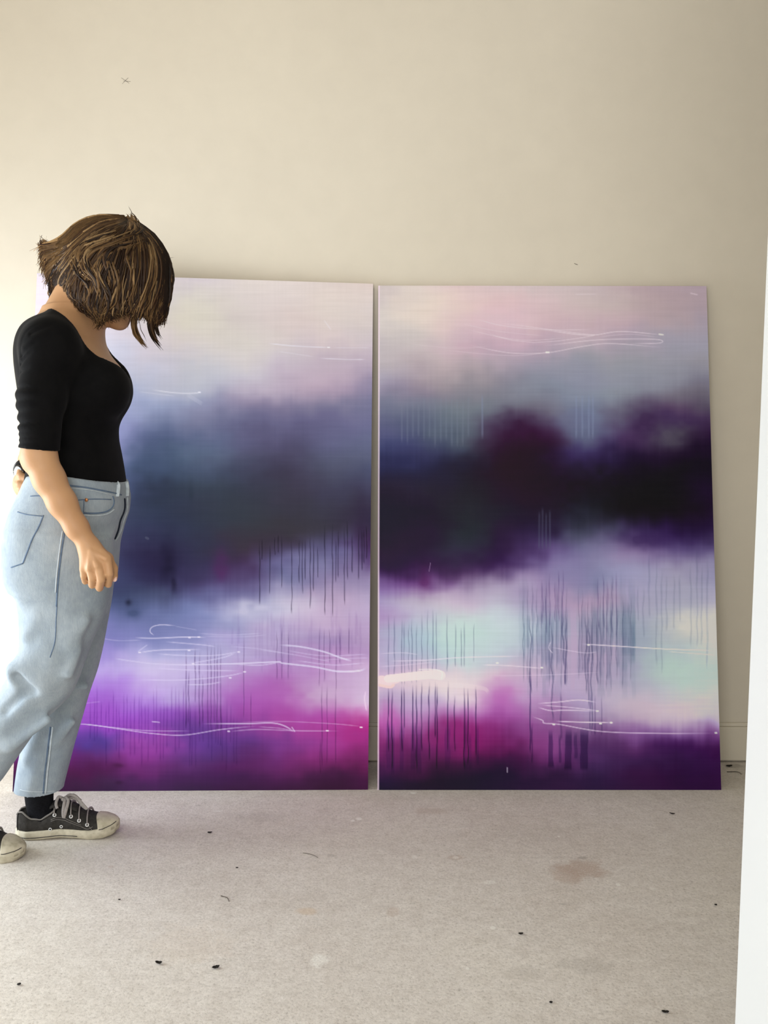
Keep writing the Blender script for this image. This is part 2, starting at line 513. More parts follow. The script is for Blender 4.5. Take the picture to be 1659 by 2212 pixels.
# ------------------------------------------------------------------ the two paintings
def grid_colour(rows, US, PXU, PYV):
    """smooth interpolation of the mixed paint colours; rows = (v, [9 colours])"""
    V = np.array([r[0] for r in rows], float)
    C = np.array([r[1] for r in rows], float)          # (R, 9, 3)
    def hermite(xs, Y, x):
        x = np.clip(x, xs[0], xs[-1])
        i = np.clip(np.searchsorted(xs, x) - 1, 0, len(xs) - 2)
        h = xs[i + 1] - xs[i]; t = (x - xs[i]) / h
        m = np.zeros_like(Y)
        m[1:-1] = (Y[2:] - Y[:-2]) / (xs[2:] - xs[:-2])[(...,) + (None,) * (Y.ndim - 1)]
        m[0] = (Y[1] - Y[0]) / (xs[1] - xs[0]); m[-1] = (Y[-1] - Y[-2]) / (xs[-1] - xs[-2])
        return i, h, t, m
    # first across (u), on a fine table, then bilinear lookup
    uf = np.linspace(0, 1, 161)
    Ct = np.moveaxis(C, 1, 0)                          # (9, R, 3)
    i, h, t, m = hermite(US, Ct, uf)
    e = (...,) + (None, None)
    t_, h_ = t[e], h[e]
    A = ((2 * t_**3 - 3 * t_**2 + 1) * Ct[i] + (t_**3 - 2 * t_**2 + t_) * h_ * m[i] + (-2 * t_**3 + 3 * t_**2) * Ct[i + 1] + (t_**3 - t_**2) * h_ * m[i + 1])
    A = np.moveaxis(A, 1, 0)                           # (R, 161, 3)
    vf = np.linspace(V[0], V[-1], 401)
    i, h, t, m = hermite(V, A, vf)
    t_, h_ = t[e], h[e]
    T = ((2 * t_**3 - 3 * t_**2 + 1) * A[i] + (t_**3 - 2 * t_**2 + t_) * h_ * m[i] + (-2 * t_**3 + 3 * t_**2) * A[i + 1] + (t_**3 - t_**2) * h_ * m[i + 1])
    su = np.clip(PXU, 0, 1) * 160; sv = np.clip((PYV - V[0]) / (V[-1] - V[0]), 0, 1) * 400
    iu = np.clip(su.astype(int), 0, 159); iv = np.clip(sv.astype(int), 0, 399)
    fu = (su - iu)[..., None]; fv = (sv - iv)[..., None]
    return (T[iv, iu] * (1 - fu) + T[iv, iu + 1] * fu) * (1 - fv) + (T[iv + 1, iu] * (1 - fu) + T[iv + 1, iu + 1] * fu) * fv

def vnoise(x, y, seed):
    """value noise on arrays"""
    rs = np.random.RandomState(seed)
    tab = rs.rand(256, 256)
    xi = np.floor(x).astype(int); yi = np.floor(y).astype(int)
    fx = x - xi; fy = y - yi
    fx = fx * fx * (3 - 2 * fx); fy = fy * fy * (3 - 2 * fy)
    g = lambda a, b: tab[a & 255, b & 255]
    return (g(xi, yi) * (1 - fx) + g(xi + 1, yi) * fx) * (1 - fy) + (g(xi, yi + 1) * (1 - fx) + g(xi + 1, yi + 1) * fx) * fy

def homography(q):
    """unit square (0,0),(1,0),(1,1),(0,1) -> quad q"""
    A, b = [], []
    for (u, v), (x, y) in zip(((0, 0), (1, 0), (1, 1), (0, 1)), q):
        A.append([u, v, 1, 0, 0, 0, -x * u, -x * v]); b.append(x)
        A.append([0, 0, 0, u, v, 1, -y * u, -y * v]); b.append(y)
    h = np.linalg.solve(np.array(A, float), np.array(b, float))
    return np.append(h, 1).reshape(3, 3)

class Paint:
    def __init__(self, quad, rows, nu, nv, seed):
        self.nu, self.nv = nu, nv
        u, v = np.meshgrid(np.linspace(0, 1, nu), np.linspace(0, 1, nv))
        H = homography(quad); self.Hi = np.linalg.inv(H)
        w = H[2, 0] * u + H[2, 1] * v + 1
        self.x = (H[0, 0] * u + H[0, 1] * v + H[0, 2]) / w
        self.y = (H[1, 0] * u + H[1, 1] * v + H[1, 2]) / w
        # cloudy edges: the colour field is looked up at gently warped places
        wx = (vnoise(self.x / 70, self.y / 50, seed) - 0.5) * 0.06 + (vnoise(self.x / 25, self.y / 18, seed + 1) - 0.5) * 0.034
        wy = (vnoise(self.x / 60, self.y / 60, seed + 2) - 0.5) * 24 + (vnoise(self.x / 24, self.y / 24, seed + 3) - 0.5) * 13 \
            + (vnoise(self.x / 5, self.y / 160, seed + 4) - 0.5) * 4
        top, bot = rows[0][0], rows[-1][0]
        self.c = grid_colour(rows, np.linspace(0, 1, 9), u + wx, top + (bot - top) * (self.y - self.y[0, :][None, :]) / (self.y[-1, :] - self.y[0, :])[None, :] + wy)
        # dry brush: long horizontal streaks, faint vertical runs
        st = (vnoise(self.x / 90, self.y / 2.2, seed + 5) - 0.5) * 3.6 + (vnoise(self.x / 40, self.y / 6, seed + 6) - 0.5) * 3
        vt = (vnoise(self.x / 3.2, self.y / 120, seed + 7) - 0.5) * 2
        self.c = np.clip(self.c + (st + vt)[..., None] * (0.35 + self.c.mean(-1, keepdims=True) / 255), 6, 253)
    def win(self, x0, x1, y0, y1):
        q = []
        for X, Y in ((x0, y0), (x1, y0), (x0, y1), (x1, y1)):
            p = self.Hi @ np.array([X, Y, 1.0]); q.append(p[:2] / p[2])
        q = np.array(q)
        a, b = q.min(0), q.max(0)
        i0, i1 = int(max(0, a[0] * (self.nu - 1))), int(min(self.nu, b[0] * (self.nu - 1) + 2))
        j0, j1 = int(max(0, a[1] * (self.nv - 1))), int(min(self.nv, b[1] * (self.nv - 1) + 2))
        return (slice(j0, max(j0, j1)), slice(i0, max(i0, i1)))
    def stroke(self, pts, width, colour, alpha, fade=True, n=None):
        """paint line through pts; width and alpha may be (start, end)"""
        n = n or max(12, int(np.hypot(*(np.array(pts[-1]) - np.array(pts[0]))) / 6))
        P = spline(pts, n)
        w0, w1 = width if isinstance(width, tuple) else (width, width)
        a0, a1 = alpha if isinstance(alpha, tuple) else (alpha, alpha)
        m = max(w0, w1) + 2
        s = self.win(P[:, 0].min() - m, P[:, 0].max() + m, P[:, 1].min() - m, P[:, 1].max() + m)
        X, Y = self.x[s], self.y[s]
        if X.size == 0:
            return
        best = np.full(X.shape, 1e9); tt = np.zeros(X.shape)
        for k in range(n - 1):
            a, b = P[k], P[k + 1]; d = b - a; L = d @ d + 1e-9
            t = np.clip(((X - a[0]) * d[0] + (Y - a[1]) * d[1]) / L, 0, 1)
            e = np.hypot(X - a[0] - t * d[0], Y - a[1] - t * d[1])
            k_ = e < best
            best = np.where(k_, e, best); tt = np.where(k_, (k + t) / (n - 1), tt)
        w = (w0 + (w1 - w0) * tt) / 2
        cov = np.clip(w + 0.6 - best, 0, 1) * np.clip(2 * w + 0.35, 0, 1)
        al = a0 + (a1 - a0) * tt
        if fade:
            al = al * np.clip(tt * 8, 0, 1) * np.clip((1 - tt) * 8, 0, 1)
        k = (cov * al)[..., None]
        self.c[s] = self.c[s] * (1 - k) + np.array(colour, float) * k
    def blob(self, x, y, rx, ry, colour, a):
        """soft rubbed-in patch of paint"""
        s = self.win(x - rx * 2.6, x + rx * 2.6, y - ry * 2.6, y + ry * 2.6)
        X, Y = self.x[s], self.y[s]
        n = (vnoise(X / 16, Y / 12, int(x) % 97) - .5) * 1.1
        k = (a * np.exp(-np.clip(((X - x) / rx) ** 2 + ((Y - y) / ry) ** 2 + n, 0, 9)))[..., None]
        self.c[s] = self.c[s] * (1 - k) + np.array(colour, float) * k
    def shade(self, x, y0, y1, w, mul, a, seed, wob=1.5, widen=0.0):
        """a drip: glaze that multiplies the colour below it"""
        rs = np.random.RandomState(seed)
        s = self.win(x - w * 3 - wob * 2 - 3, x + w * 3 + wob * 2 + 3, y0, y1)
        X, Y = self.x[s], self.y[s]
        if X.size == 0:
            return
        t = np.clip((Y - y0) / (y1 - y0), 0, 1)
        ph = rs.rand() * 100
        cx = x + (vnoise(Y / 28 + ph, 0 * Y + x, seed % 97) - 0.5) * 2 * wob
        ww = w * (0.75 + 0.5 * vnoise(Y / 22 + ph, 0 * Y + 7.7 + x, seed % 89)) * (1 + widen * t)
        cov = np.clip(ww / 2 + 0.5 - np.abs(X - cx), 0, 1) * np.clip(ww, 0, 1)
        al = a * np.clip(t * 5, 0, 1) * np.clip((1 - t) * 14, 0, 1)
        k = (cov * al)[..., None]
        self.c[s] = self.c[s] * (1 - k * (1 - np.array(mul, float)))

CREAMY = (238, 226, 232)
R_ROWS = [
 (620, [(205,192,188),(222,208,198),(221,198,194),(214,194,192),(205,188,186),(194,178,178),(186,166,168),(176,156,160),(166,148,155)]),
 (660, [(212,200,195),(225,209,196),(225,202,194),(219,190,190),(209,186,186),(198,180,177),(190,172,170),(176,156,158),(166,148,154)]),
 (700, [(214,205,198),(224,209,198),(220,196,194),(214,188,194),(205,178,182),(196,172,177),(188,165,170),(172,155,160),(160,148,158)]),
 (740, [(200,190,190),(205,194,190),(206,182,188),(200,172,184),(188,164,176),(186,168,176),(172,156,168),(158,152,164),(152,148,160)]),
 (780, [(188,178,182),(192,178,180),(190,172,176),(172,158,170),(156,150,164),(152,150,160),(152,150,158),(148,146,156),(144,140,148)]),
 (820, [(172,164,178),(170,156,164),(158,148,154),(140,136,148),(138,140,154),(140,142,158),(142,144,156),(136,136,148),(118,114,128)]),
 (850, [(150,142,162),(142,132,148),(132,130,140),(128,128,140),(130,134,148),(132,138,154),(132,136,148),(116,110,124),(104,98,110)]),
 (885, [(118,120,142),(120,122,140),(114,122,132),(110,112,126),(112,108,124),(118,126,146),(98,92,112),(88,70,96),(82,72,90)]),
 (915, [(98,100,130),(96,102,124),(96,104,118),(76,62,88),(80,66,92),(104,110,136),(80,64,94),(64,44,80),(60,42,70)]),
 (945, [(84,86,122),(80,86,114),(78,84,100),(52,22,54),(58,30,62),(88,90,118),(70,48,86),(66,54,76),(42,22,52)]),
 (980, [(60,64,104),(58,60,98),(46,46,66),(38,10,36),(36,14,38),(58,44,90),(36,22,52),(34,20,44),(26,14,34)]),
 (1010, [(36,36,72),(34,32,62),(32,26,46),(34,12,30),(30,12,32),(38,26,54),(26,16,36),(22,18,26),(22,16,28)]),
 (1060, [(28,20,42),(34,26,48),(30,26,38),(34,16,36),(32,16,34),(28,20,36),(22,18,26),(20,18,22),(28,16,38)]),
 (1110, [(22,14,38),(26,16,38),(32,32,42),(30,22,40),(32,20,42),(36,36,52),(24,20,28),(24,18,28),(30,16,40)]),
 (1150, [(24,14,38),(32,16,44),(34,38,48),(36,22,48),(44,30,64),(74,74,98),(62,48,86),(46,28,70),(40,26,58)]),
 (1190, [(36,14,46),(34,16,46),(48,44,66),(42,22,58),(88,68,116),(112,108,142),(126,108,148),(92,76,120),(84,72,110)]),
 (1225, [(44,18,62),(42,16,56),(70,44,86),(60,34,82),(124,108,152),(130,126,160),(150,146,178),(148,140,166),(132,126,156)]),
 (1260, [(122,92,148),(110,70,128),(152,132,164),(156,140,170),(150,132,170),(134,132,164),(156,152,182),(160,156,176),(152,148,172)]),
 (1300, [(156,138,184),(186,174,192),(200,184,202),(186,180,198),(164,148,180),(172,150,176),(168,160,184),(164,162,180),(172,166,182)]),
 (1340, [(172,146,188),(188,184,204),(196,208,208),(196,206,212),(170,172,192),(168,160,182),(160,164,180),(176,178,186),(200,194,188)]),
 (1380, [(172,160,192),(176,194,206),(190,214,208),(192,206,210),(172,176,194),(176,160,184),(152,158,176),(176,182,184),(206,200,186)]),
 (1420, [(184,170,202),(184,188,206),(196,212,212),(194,198,208),(178,168,192),(176,158,184),(158,160,178),(172,186,186),(184,190,188)]),
 (1450, [(196,168,200),(206,190,208),(216,206,212),(210,190,204),(184,166,192),(178,160,186),(164,162,182),(174,190,186),(176,194,184)]),
 (1480, [(208,178,204),(224,206,210),(228,212,214),(204,168,198),(186,168,196),(182,164,190),(172,168,186),(182,188,190),(178,192,184)]),
 (1515, [(186,160,194),(198,178,206),(218,194,212),(186,126,184),(178,150,186),(172,154,186),(186,174,190),(198,184,192),(184,186,192)]),
 (1550, [(184,96,170),(176,120,176),(176,108,172),(162,86,160),(156,110,160),(152,128,164),(172,152,178),(190,172,186),(178,164,188)]),
 (1580, [(150,64,134),(142,62,128),(136,34,108),(132,54,124),(134,78,136),(118,82,128),(126,84,140),(132,96,148),(110,66,122)]),
 (1610, [(128,42,110),(108,34,96),(122,28,96),(96,26,84),(126,62,124),(84,48,96),(82,42,92),(70,32,86),(56,20,66)]),
 (1645, [(88,26,82),(72,22,66),(64,20,60),(52,18,56),(92,38,92),(70,40,86),(56,28,70),(46,20,60),(48,18,60)]),
 (1680, [(38,18,52),(34,16,40),(30,20,40),(32,18,44),(46,22,56),(42,24,58),(50,20,58),(40,14,50),(44,16,54)]),
 (1708, [(26,18,40),(30,18,38),(28,20,38),(32,20,44),(44,22,54),(42,24,54),(46,20,54),(42,16,50),(42,16,52)])]
L_ROWS = [
 (600, [(214,206,222),(212,206,218),(208,200,206),(206,196,200),(210,200,202),(214,204,198),(217,206,199),(218,206,198),(216,203,194)]),
 (640, [(216,208,224),(214,210,222),(212,206,212),(216,208,204),(216,208,200),(214,203,198),(218,206,200),(222,210,201),(216,206,200)]),
 (680, [(216,208,224),(214,210,224),(218,212,220),(226,216,208),(224,216,202),(213,202,196),(217,202,196),(220,208,200),(212,202,198)]),
 (720, [(214,208,226),(218,214,228),(220,212,222),(224,212,212),(224,214,206),(217,208,200),(216,202,200),(219,204,202),(206,196,200)]),
 (760, [(212,208,228),(216,214,230),(212,210,226),(218,208,216),(218,210,208),(215,206,204),(208,196,202),(200,184,194),(196,182,192)]),
 (800, [(206,206,228),(206,206,228),(206,206,226),(208,204,216),(205,202,208),(204,196,204),(198,182,196),(198,178,192),(170,156,176)]),
 (835, [(196,198,226),(194,198,224),(194,198,222),(196,196,212),(188,188,202),(188,176,192),(186,170,188),(178,158,178),(138,132,160)]),
 (865, [(180,186,222),(180,186,222),(178,184,216),(172,178,206),(152,154,180),(154,144,168),(134,126,154),(136,130,156),(118,118,148)]),
 (900, [(168,172,212),(166,172,212),(166,170,208),(136,144,176),(128,130,158),(118,116,146),(108,104,138),(112,108,142),(112,112,146)]),
 (940, [(160,160,210),(158,160,206),(152,154,200),(98,108,142),(100,108,138),(96,94,126),(86,82,112),(98,98,130),(102,106,136)]),
 (980, [(150,150,200),(146,150,196),(134,140,182),(82,96,124),(90,104,128),(84,86,112),(76,72,98),(84,86,110),(92,96,122)]),
 (1015, [(120,126,170),(116,124,166),(104,116,154),(68,82,108),(68,80,102),(66,72,94),(66,62,84),(72,72,94),(76,80,108)]),
 (1050, [(86,92,130),(84,92,130),(80,90,124),(52,60,80),(56,66,82),(52,58,74),(60,56,74),(62,60,82),(66,64,90)]),
 (1090, [(76,78,112),(74,78,112),(70,76,104),(54,62,84),(50,56,74),(50,56,68),(54,52,66),(56,54,70),(52,44,68)]),
 (1130, [(72,72,106),(72,74,106),(68,72,102),(56,62,88),(48,54,74),(50,54,66),(54,50,60),(58,54,70),(48,36,64)]),
 (1170, [(72,72,106),(70,72,106),(66,66,98),(54,54,84),(48,48,72),(56,46,62),(62,52,74),(98,92,132),(60,30,72)]),
 (1205, [(70,70,106),(68,70,104),(64,66,100),(46,40,72),(52,48,80),(66,46,82),(100,94,134),(128,122,160),(78,50,100)]),
 (1240, [(72,74,112),(70,74,110),(66,70,106),(48,44,78),(64,58,96),(82,66,108),(118,118,156),(146,134,170),(142,126,162)]),
 (1275, [(76,82,122),(74,82,120),(66,74,108),(74,80,112),(94,96,138),(114,110,152),(172,166,194),(184,164,192),(176,160,190)]),
 (1310, [(96,104,150),(92,102,148),(84,94,134),(110,120,162),(128,138,182),(158,160,196),(212,206,222),(202,180,206),(186,168,198)]),
 (1345, [(130,130,186),(126,130,184),(124,128,180),(124,132,178),(138,144,188),(164,164,200),(196,180,210),(198,174,204),(184,160,194)]),
 (1380, [(150,140,204),(152,142,204),(150,142,204),(140,146,194),(160,162,204),(182,172,212),(188,172,206),(172,148,190),(178,152,188)]),
 (1410, [(176,152,220),(180,156,222),(176,158,222),(180,180,220),(182,180,216),(190,178,214),(182,160,202),(186,150,196),(180,150,190)]),
 (1440, [(186,152,226),(188,156,228),(196,176,232),(210,200,232),(196,184,222),(190,162,208),(184,138,196),(194,156,202),(196,168,200)]),
 (1475, [(176,120,218),(178,124,220),(184,142,226),(202,180,230),(194,178,220),(186,142,202),(176,106,180),(194,158,200),(198,176,204)]),
 (1510, [(172,100,212),(172,104,212),(172,112,214),(182,144,220),(186,162,214),(170,100,184),(180,102,182),(190,136,190),(202,182,206)]),
 (1540, [(160,86,198),(160,90,200),(164,90,204),(160,96,202),(144,86,178),(150,74,162),(170,80,168),(176,84,168),(188,120,176)]),
 (1570, [(140,72,180),(144,76,184),(148,78,190),(148,76,180),(110,64,150),(118,62,144),(160,70,156),(166,62,148),(160,48,128)]),
 (1600, [(112,62,148),(104,62,150),(92,64,148),(154,74,168),(104,60,144),(96,54,132),(128,58,138),(154,58,140),(136,40,116)]),
 (1630, [(90,36,100),(104,40,116),(98,48,116),(138,60,148),(92,52,122),(84,44,108),(106,44,112),(130,46,118),(112,34,96)]),
 (1655, [(78,24,72),(84,28,78),(80,30,82),(108,44,112),(86,44,104),(80,32,90),(92,36,94),(102,34,92),(82,24,70)]),
 (1680, [(56,24,66),(66,26,66),(66,36,74),(74,36,86),(70,34,84),(64,28,76),(70,28,74),(62,24,62),(54,18,52)]),
 (1708, [(52,22,60),(54,26,56),(56,34,66),(58,34,70),(52,32,64),(54,26,62),(56,24,60),(48,20,48),(46,18,46)])]

Q_R = ((817, 617), (1526, 618), (1558, 1706.5), (815.5, 1706.5))
Q_L = ((80, 590), (806, 613), (795, 1706), (27, 1710))
NU, NV = 520, 780
rng = np.random.RandomState(4)

def drips(P, items, mul, seed):
    for k, it in enumerate(items):
        x, y0, y1, w, a = it[:5]
        P.shade(x, y0, y1, w, it[6] if len(it) > 6 else mul, a, seed + k * 13, 0.9, it[5] if len(it) > 5 else 0.0)

def paint_right():
    P = Paint(Q_R, R_ROWS, NU, NV, 11)
    for b in [(985, 1362, 60, 34, (200, 222, 214), .55), (900, 1385, 40, 30, (172, 196, 206), .4), (1465, 1452, 62, 36, (176, 198, 186), .6), (1485, 1345, 55, 30, (210, 204, 188), .55),
              (1380, 1530, 70, 34, (196, 174, 186), .5), (1330, 1505, 40, 20, (190, 176, 192), .5), (1085, 1500, 26, 36, (186, 104, 178), .5), (1070, 690, 60, 26, (220, 184, 190), .4), (1020, 755, 60, 16, (206, 170, 184), .4),
              (1120, 930, 46, 34, (46, 14, 46), .55), (1090, 900, 20, 20, (64, 44, 72), .4), (1398, 915, 34, 46, (52, 30, 66), .6), (1320, 895, 30, 20, (92, 80, 104), .4), (1452, 938, 40, 26, (86, 84, 92), .55),
              (1245, 905, 50, 34, (112, 120, 146), .5), (918, 1250, 12, 24, (88, 30, 90), .6), (868, 1218, 46, 26, (38, 12, 54), .6), (1000, 1205, 60, 18, (40, 22, 56), .6), (1230, 1240, 50, 26, (132, 130, 164), .4),
              (1360, 1205, 70, 20, (150, 134, 166), .4), (1390, 1165, 60, 16, (52, 32, 78), .6), (846, 1560, 16, 30, (186, 84, 168), .5), (985, 1575, 34, 24, (140, 34, 112), .5), (960, 1470, 80, 24, (230, 214, 214), .4),
              (960, 1295, 70, 18, (200, 186, 204), .4), (1215, 1290, 40, 30, (182, 156, 182), .4), (1300, 1060, 110, 60, (20, 18, 20), .5), (1110, 1000, 60, 40, (36, 12, 34), .5), (880, 1000, 50, 14, (34, 34, 74), .5)]:
        P.blob(*b)
    # pale runs in the grey sky
    for k in range(13):
        P.stroke([(868 + k * 12, 850 + rng.rand() * 20), (868 + k * 12, 945 + rng.rand() * 25)], 3.5, (128, 136, 152), 0.22)
    for x in (1042, 1245, 1258, 1272, 1281):
        P.stroke([(x, 850), (x, 950)], 4, (130, 140, 168), 0.35)
    for x in (1165, 1172, 1180, 1188):
        P.stroke([(x, 1090 + rng.rand() * 20), (x, 1190)], 4, (84, 88, 110), 0.35)
    # broad blue-grey runs in the middle
    for k in range(26):
        x = rng.choice([1126 + rng.rand() * 92, 1252 + rng.rand() * 76, 1335 + rng.rand() * 36])
        y0 = 1225 + rng.rand() * 110
        P.shade(x, y0, min(1515, y0 + 130 + rng.rand() * 130), 4 + rng.rand() * 12, (0.925, 0.945, 0.955), 0.6, 300 + k, 1.6)
    for k, (x, w) in enumerate([(1132, 3), (1142, 6), (1152, 4), (1163, 7), (1171, 4), (1183, 9), (1191, 11), (1205, 6), (1217, 10), (1225, 3),
                                (1254, 8), (1262, 10), (1272, 6), (1286, 15), (1299, 5), (1305, 4), (1313, 7), (1321, 4), (1334, 5), (1352, 16), (1366, 8)]):
        P.shade(x, 1290 + rng.rand() * 50, 1400 + rng.rand() * 90, w, (0.865, 0.89, 0.92), 0.75, 350 + k, 1.8)
        P.shade(x - w * .4, 1250 + rng.rand() * 40, 1440 + rng.rand() * 60, 1.8, (0.68, 0.70, 0.78), 0.6, 500 + k, 1.6)
    for k, (x, y1) in enumerate([(1146, 1500), (1222, 1482), (1266, 1500), (1272, 1530), (1216, 1440), (1193, 1560), (1290, 1480), (1278, 1590)]):
        P.shade(x, 1330, y1, 3.2, (0.66, 0.68, 0.76), 0.75, 540 + k, 2.4)
    P.stroke([(1238, 1300), (1240, 1420), (1236, 1500)], (14, 8), (186, 162, 190), 0.5)
    for k, x in enumerate((1378, 1390, 1402, 1418, 1430, 1440, 1456, 1468, 1492, 1506, 1516, 1528)):
        P.shade(x, 1180 + rng.rand() * 90, 1330 + rng.rand() * 130, 3.5, (0.84, 0.86, 0.9), 0.6, 700 + k, 1.5)
    for k, x in enumerate((1172, 1180, 1188, 1200, 1207, 1216, 1292, 1304, 1312, 1322, 1332)):
        P.shade(x, 1225 + rng.rand() * 30, 1340 + rng.rand() * 40, 2.4, (0.72, 0.68, 0.80), 0.6, 820 + k, 1.5)
    # thin dark drips on the left half
    up = [(839, 1330, 1470, 2), (852, 1335, 1470, 2.4), (868, 1340, 1470, 2.4), (873, 1345, 1470, 2), (883, 1350, 1440, 1.6), (890, 1340, 1465, 2.4),
          (900, 1350, 1465, 2.2), (911, 1330, 1450, 2), (924, 1320, 1450, 1.8), (935, 1320, 1450, 2.4), (943, 1325, 1450, 2), (966, 1330, 1440, 2.6),
          (984, 1350, 1430, 2), (996, 1360, 1430, 2.4), (1003, 1345, 1430, 2), (1024, 1350, 1420, 1.8)]
    drips(P, [(x, a - 6, b + 12, w * .85, 0.55) for x, a, b, w in up], (0.52, 0.54, 0.66), 900)
    lo = [(839, 1482, 1600, 2.6), (847, 1485, 1640, 3), (868, 1480, 1600, 2.6), (873, 1480, 1550, 1.8), (891, 1478, 1600, 2.6), (900, 1475, 1640, 3),
          (911, 1470, 1600, 2.4), (927, 1470, 1620, 2.6), (940, 1470, 1570, 2.4), (944, 1475, 1640, 2.6), (968, 1470, 1600, 2.2), (982, 1500, 1600, 2),
          (1003, 1480, 1640, 2.8), (1011, 1485, 1630, 2.6), (1028, 1480, 1610, 2.6)]
    drips(P, [(x, a, b + 25, w * .85, 0.72, 0.3) for x, a, b, w in lo], (0.34, 0.28, 0.48), 950)
    wide = [(839, 1565, 1650, 9), (848, 1570, 1660, 7), (868, 1570, 1655, 9), (893, 1570, 1650, 10), (905, 1575, 1660, 10), (967, 1570, 1650, 11),
            (1006, 1560, 1650, 7), (1015, 1590, 1650, 7), (1032, 1570, 1640, 6)]
    drips(P, [(x, a - 10, b + 15, w, 0.42) for x, a, b, w in wide], (0.62, 0.62, 0.82), 990)
    drips(P, [(1146, 1440, 1630, 3.2, 0.75), (1150, 1560, 1650, 3, 0.5), (1190, 1575, 1660, 11, 0.75), (1210, 1585, 1650, 5, 0.6), (1228, 1572, 1665, 14, 0.75),
              (1244, 1580, 1640, 6, 0.5), (1262, 1570, 1665, 17, 0.7), (1221, 1420, 1480, 2.4, 0.7), (1212, 1490, 1600, 4, 0.4), (1275, 1500, 1580, 3, 0.5),
              (1285, 1500, 1590, 3, 0.4), (1300, 1500, 1590, 2.5, 0.4)], (0.52, 0.48, 0.66), 1100)
    P.stroke([(818.6, 617), (817.6, 1160), (816.8, 1707)], 3.2, (236, 214, 222), .85, False, n=40)
    # scribbled white lines near the top
    W = (228, 214, 216)
    for pts, w, a in [([(1030, 690), (1090, 704), (1180, 712), (1280, 712)], 2.0, .40), ([(1060, 695), (1160, 708), (1265, 722), (1285, 724), (1240, 732), (1160, 740), (1090, 732), (1050, 716)], 1.8, .42),
                      ([(1010, 712), (1090, 730), (1150, 735), (1220, 730)], 1.8, .35), ([(1010, 745), (1100, 762), (1180, 762), (1260, 748), (1320, 742), (1428, 750)], 2.0, .48),
                      ([(1170, 712), (1270, 724), (1340, 716), (1429, 723)], 2.0, .52), ([(1170, 748), (1280, 735), (1370, 732), (1425, 734), (1424, 741), (1360, 742)], 2.0, .48),
                      ([(960, 756), (1040, 764), (1120, 768), (1190, 760)], 1.6, .28), ([(1000, 700), (1080, 716), (1180, 726)], 1.5, .3), ([(880, 742), (980, 752), (1060, 748)], 1.5, .2),
                      ([(1290, 728), (1360, 722), (1420, 728)], 1.5, .3), ([(1240, 636), (1290, 635)], 2, .3), ([(1490, 633), (1508, 637)], 3, .35)]:
        P.stroke(pts, w, W, a)
    P.stroke([(1180, 761), (1186, 761)], 3, (248, 244, 244), .8, False)
    P.stroke([(1424, 722), (1432, 723)], 3, (240, 236, 238), .7, False)
    # lines across the middle
    for pts, w, a in [([(818, 1412), (870, 1410), (905, 1414)], 1.8, .4), ([(840, 1428), (920, 1426), (1000, 1420), (1140, 1417)], 2.2, .55), ([(820, 1440), (880, 1436), (940, 1430)], 1.8, .35),
                      ([(1040, 1436), (1100, 1438), (1176, 1444)], 2.2, .5), ([(1060, 1460), (1180, 1458), (1300, 1452)], 1.6, .3), ([(1255, 1391), (1340, 1396), (1440, 1402), (1540, 1405)], 2.4, .62),
                      ([(1190, 1398), (1260, 1410), (1290, 1408)], 1.6, .4), ([(1190, 1385), (1186, 1400), (1195, 1412)], 2, .5), ([(1440, 1407), (1545, 1415)], 2, .35),
                      ([(1160, 1520), (1210, 1516), (1250, 1512), (1290, 1517)], 2.4, .55), ([(1162, 1528), (1190, 1535), (1220, 1534), (1290, 1536)], 2.2, .55), ([(1170, 1523), (1230, 1528), (1292, 1535)], 2, .5),
                      ([(1150, 1548), (1172, 1556), (1176, 1562), (1210, 1565), (1300, 1580), (1420, 1584), (1545, 1584)], 2.2, .55), ([(1200, 1558), (1260, 1560), (1322, 1561)], 2.2, .7)]:
        P.stroke(pts, w, (240, 226, 236), a)
    for x, y in ((1074, 1432), (1170, 1442), (1271, 1393), (1320, 1561), (1297, 1563), (1546, 1583), (1290, 1536), (1196, 1565)):
        P.stroke([(x - 1, y), (x + 2, y)], 3.2, (250, 244, 248), .8, False)
    # thick pale pink swipe
    P.stroke([(824, 1470), (838, 1472), (856, 1467)], (22, 18), (240, 212, 212), .95, False, n=20)
    P.stroke([(838, 1466), (880, 1462), (930, 1457), (952, 1459)], (17, 21), (240, 222, 218), .95, False, n=24)
    P.stroke([(820, 1480), (842, 1484), (850, 1480)], (6, 6), (238, 206, 200), .9, False, n=12)
    P.stroke([(905, 1446), (940, 1446), (955, 1452), (954, 1466)], 2, (252, 240, 236), .7, False)
    P.stroke([(900, 1475), (960, 1478), (1040, 1486), (1056, 1497)], (14, 6), (236, 218, 218), .35)
    P.stroke([(1096, 1658), (1096, 1668)], 1.8, (200, 190, 205), .7, False)
    P.stroke([(930, 1216), (927, 1234)], 1.4, (170, 140, 180), .6, False)
    return P

